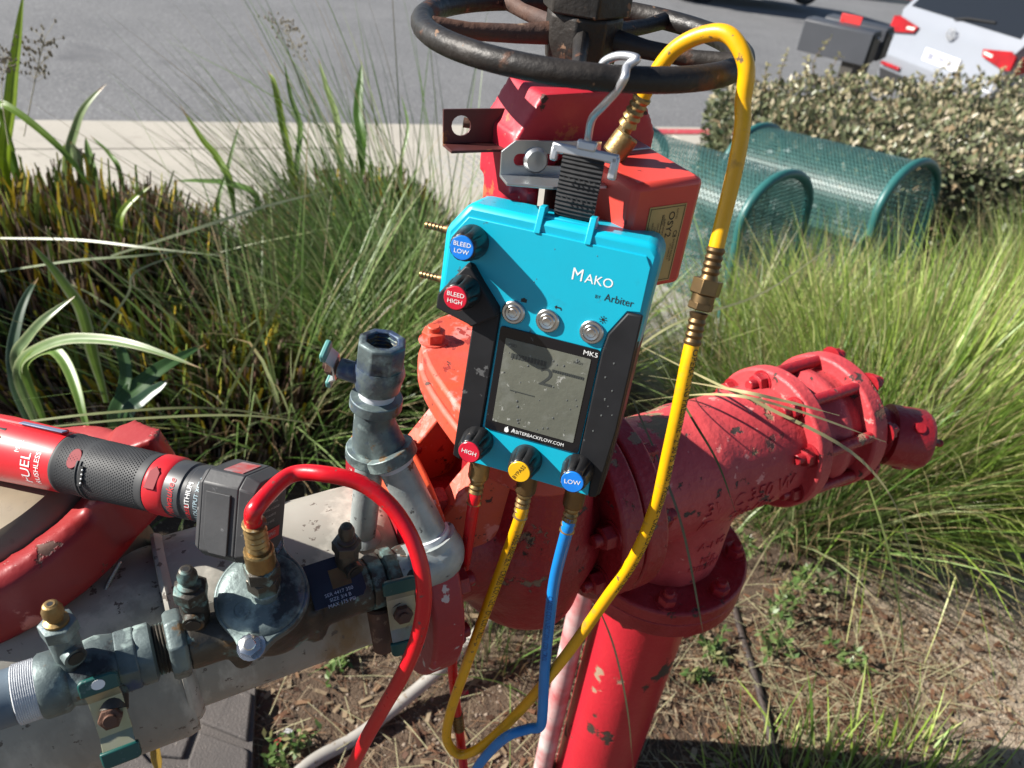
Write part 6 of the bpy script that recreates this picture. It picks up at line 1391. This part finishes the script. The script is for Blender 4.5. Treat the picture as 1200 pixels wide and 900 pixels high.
def litter():
    g = np.random.default_rng(77); vs_ = []; fs = []; cs = []
    def strip(p, d, L, w_, c, up=.0):
        o = len(vs_); s = V((-d.y, d.x, 0)).normalized()*w_*.5; m_ = p+d*L*.5+Z*(L*.04+up*.5); e = p+d*L+Z*up
        for a in (p, m_, e): vs_.append(tuple(a-s)); vs_.append(tuple(a+s))
        fs.append([o, o+1, o+3, o+2]); fs.append([o+2, o+3, o+5, o+4]); cs.extend([c]*6)
    for i in range(12500):
        px, py = (g.uniform(280, 1260), g.uniform(600, 960)) if i < 9500 else (g.uniform(-200, 1500), g.uniform(900, 1900))
        if i >= 9500: pass
        elif g.uniform() < .15: px, py = g.uniform(240, 1200), g.uniform(420, 640)
        elif g.uniform() < .42: px, py = g.normal(960, 120), g.normal(790, 50)
        p = gp(px, py, .003); 
        if p.y > 3: continue
        a = g.uniform(0, 6.28); d = V((math.cos(a), math.sin(a), 0)); k = g.uniform()
        pal = ((.22, .13, .075), (.17, .085, .05), (.30, .22, .14), (.11, .06, .04), (.34, .27, .18))[g.integers(0, 5)]
        if k < .76: strip(p, d, g.uniform(.012, .055), g.uniform(.0009, .0016), np.array(pal)*g.uniform(.7, 1.2), g.uniform(-.001, .006))
        elif k < .95: strip(p, d, g.uniform(.010, .030), g.uniform(.004, .011), np.array(pal)*g.uniform(.7, 1.2), g.uniform(0, .004))
        else: strip(p, d, g.uniform(.05, .16), g.uniform(.0012, .002), np.array((.40, .37, .22))*g.uniform(.7, 1.1), g.uniform(0, .02))
    colmesh('ground_litter', vs_, fs, np.array(cs), M_dry, kind='stuff')
    b = MB()
    for i in range(1500):
        p = gp(g.uniform(290, 1250), g.uniform(640, 950), .0); 
        if p.y > 2.2: continue
        r = g.uniform(.0015, .0045); o = len(b.v); b.sphere((0, 0, 0), r, 6, 4, (1, g.uniform(.7, 1.2), .7)); 
        for j in range(o, len(b.v)): b.v[j] = b.v[j]+p+V(g.normal(0, r*.18, 3))
    b.build('gravel', mat('soil_grit', (.30, .24, .18), (.15, .11, .085), 200, .9, coords='Object'), kind='stuff', angle=60)
litter()
for k, (px, py, a, c) in enumerate(((545, 812, .4, (.45, .01, .04)), (326, 868, 1.2, (.40, .02, .03)), (338, 857, 0, (.42, .42, .42)))):
    p = gp(px, py, .004); b = MB(); b.prism([(-.008, -.004), (.006, -.005), (.008, .003), (-.005, .005)], 0, .002, Matrix.Translation(p) @ Matrix.Rotation(a, 4, 'Z'))
    o = b.build('paint_chip' if k < 2 else 'pebble', mat('chip%d' % k, c, rough=.6), base=p, flat=True); tag(o, ('red paint chip on the soil near the hanging red hose', 'red paint chip on the soil beside the paving slab', 'pale pebble beside the paving slab')[k], 'paint chip' if k < 2 else 'pebble')
for k, (lb, pts, w0, c) in enumerate((('withered yellow leaf against the foot of the grey body', [(186, 905, .92), (182, 880, .92), (176, 866, .92)], .012, (.42, .26, .04)),)):
    q = gp(*pts[0][:2]); r = thing('dead_leaf', lb, 'leaf', None, q); strap_leaf(r, pts, w0, c, None, name='leaf_blade')

def shrub(label, x, y, rx, ry, h, n, seed):
    z = bank_z(x, y); g = np.random.default_rng(seed); root = thing('unseen_shade_shrub', label, 'shrub', None, (x, y, z), 'unseen shade shrubs at the left'); vs_ = []; fs = []; cs = []
    b = MB()
    for k in range(9):
        a = 2*math.pi*k/9; q = spline([V((x+.03*math.cos(a), y+.03*math.sin(a), z)), V((x+rx*.35*math.cos(a), y+ry*.35*math.sin(a), z+h*.45)), V((x+rx*.75*math.cos(a+.4), y+ry*.75*math.sin(a+.4), z+h*.85))], 6); b.tube(q, [.012*(1-.7*i/(len(q)-1)) for i in range(len(q))], 6)
    b.build('branches', mat('hedge_twig', (.2, .13, .07)), root)
    for i in range(n):
        d = V(g.normal(0, 1, 3)).normalized(); r = (.45+.55*g.uniform()**.5)*(1+.18*mnoise.noise(d*2.5+V((seed, 0, 0)))); p = V((x+d.x*rx*r, y+d.y*ry*r, z+h*.52+d.z*h*.48*r))
        ld = (d+V(g.normal(0, .7, 3))).normalized(); sdv = ld.cross(V(g.normal(0, 1, 3))).normalized(); L = g.uniform(.04, .075); o = len(vs_)
        for q in (p, p+ld*L*.5-sdv*L*.24, p+ld*L, p+ld*L*.5+sdv*L*.24): vs_.append(tuple(q))
        fs.append([o, o+1, o+2, o+3]); cs += [np.array(((.07, .11, .035), (.10, .15, .05), (.05, .085, .03))[g.integers(0, 3)])*g.uniform(.8, 1.2)]*4
    colmesh('foliage', vs_, fs, np.array(cs), M_leaf, root, 'stuff', base=(x, y, z))
shrub('unseen green shrub added outside the left edge to shade the planting', -2.05, 1.30, .42, .50, .98, 4200, 42)  # added out of view for the shade it throws on the left
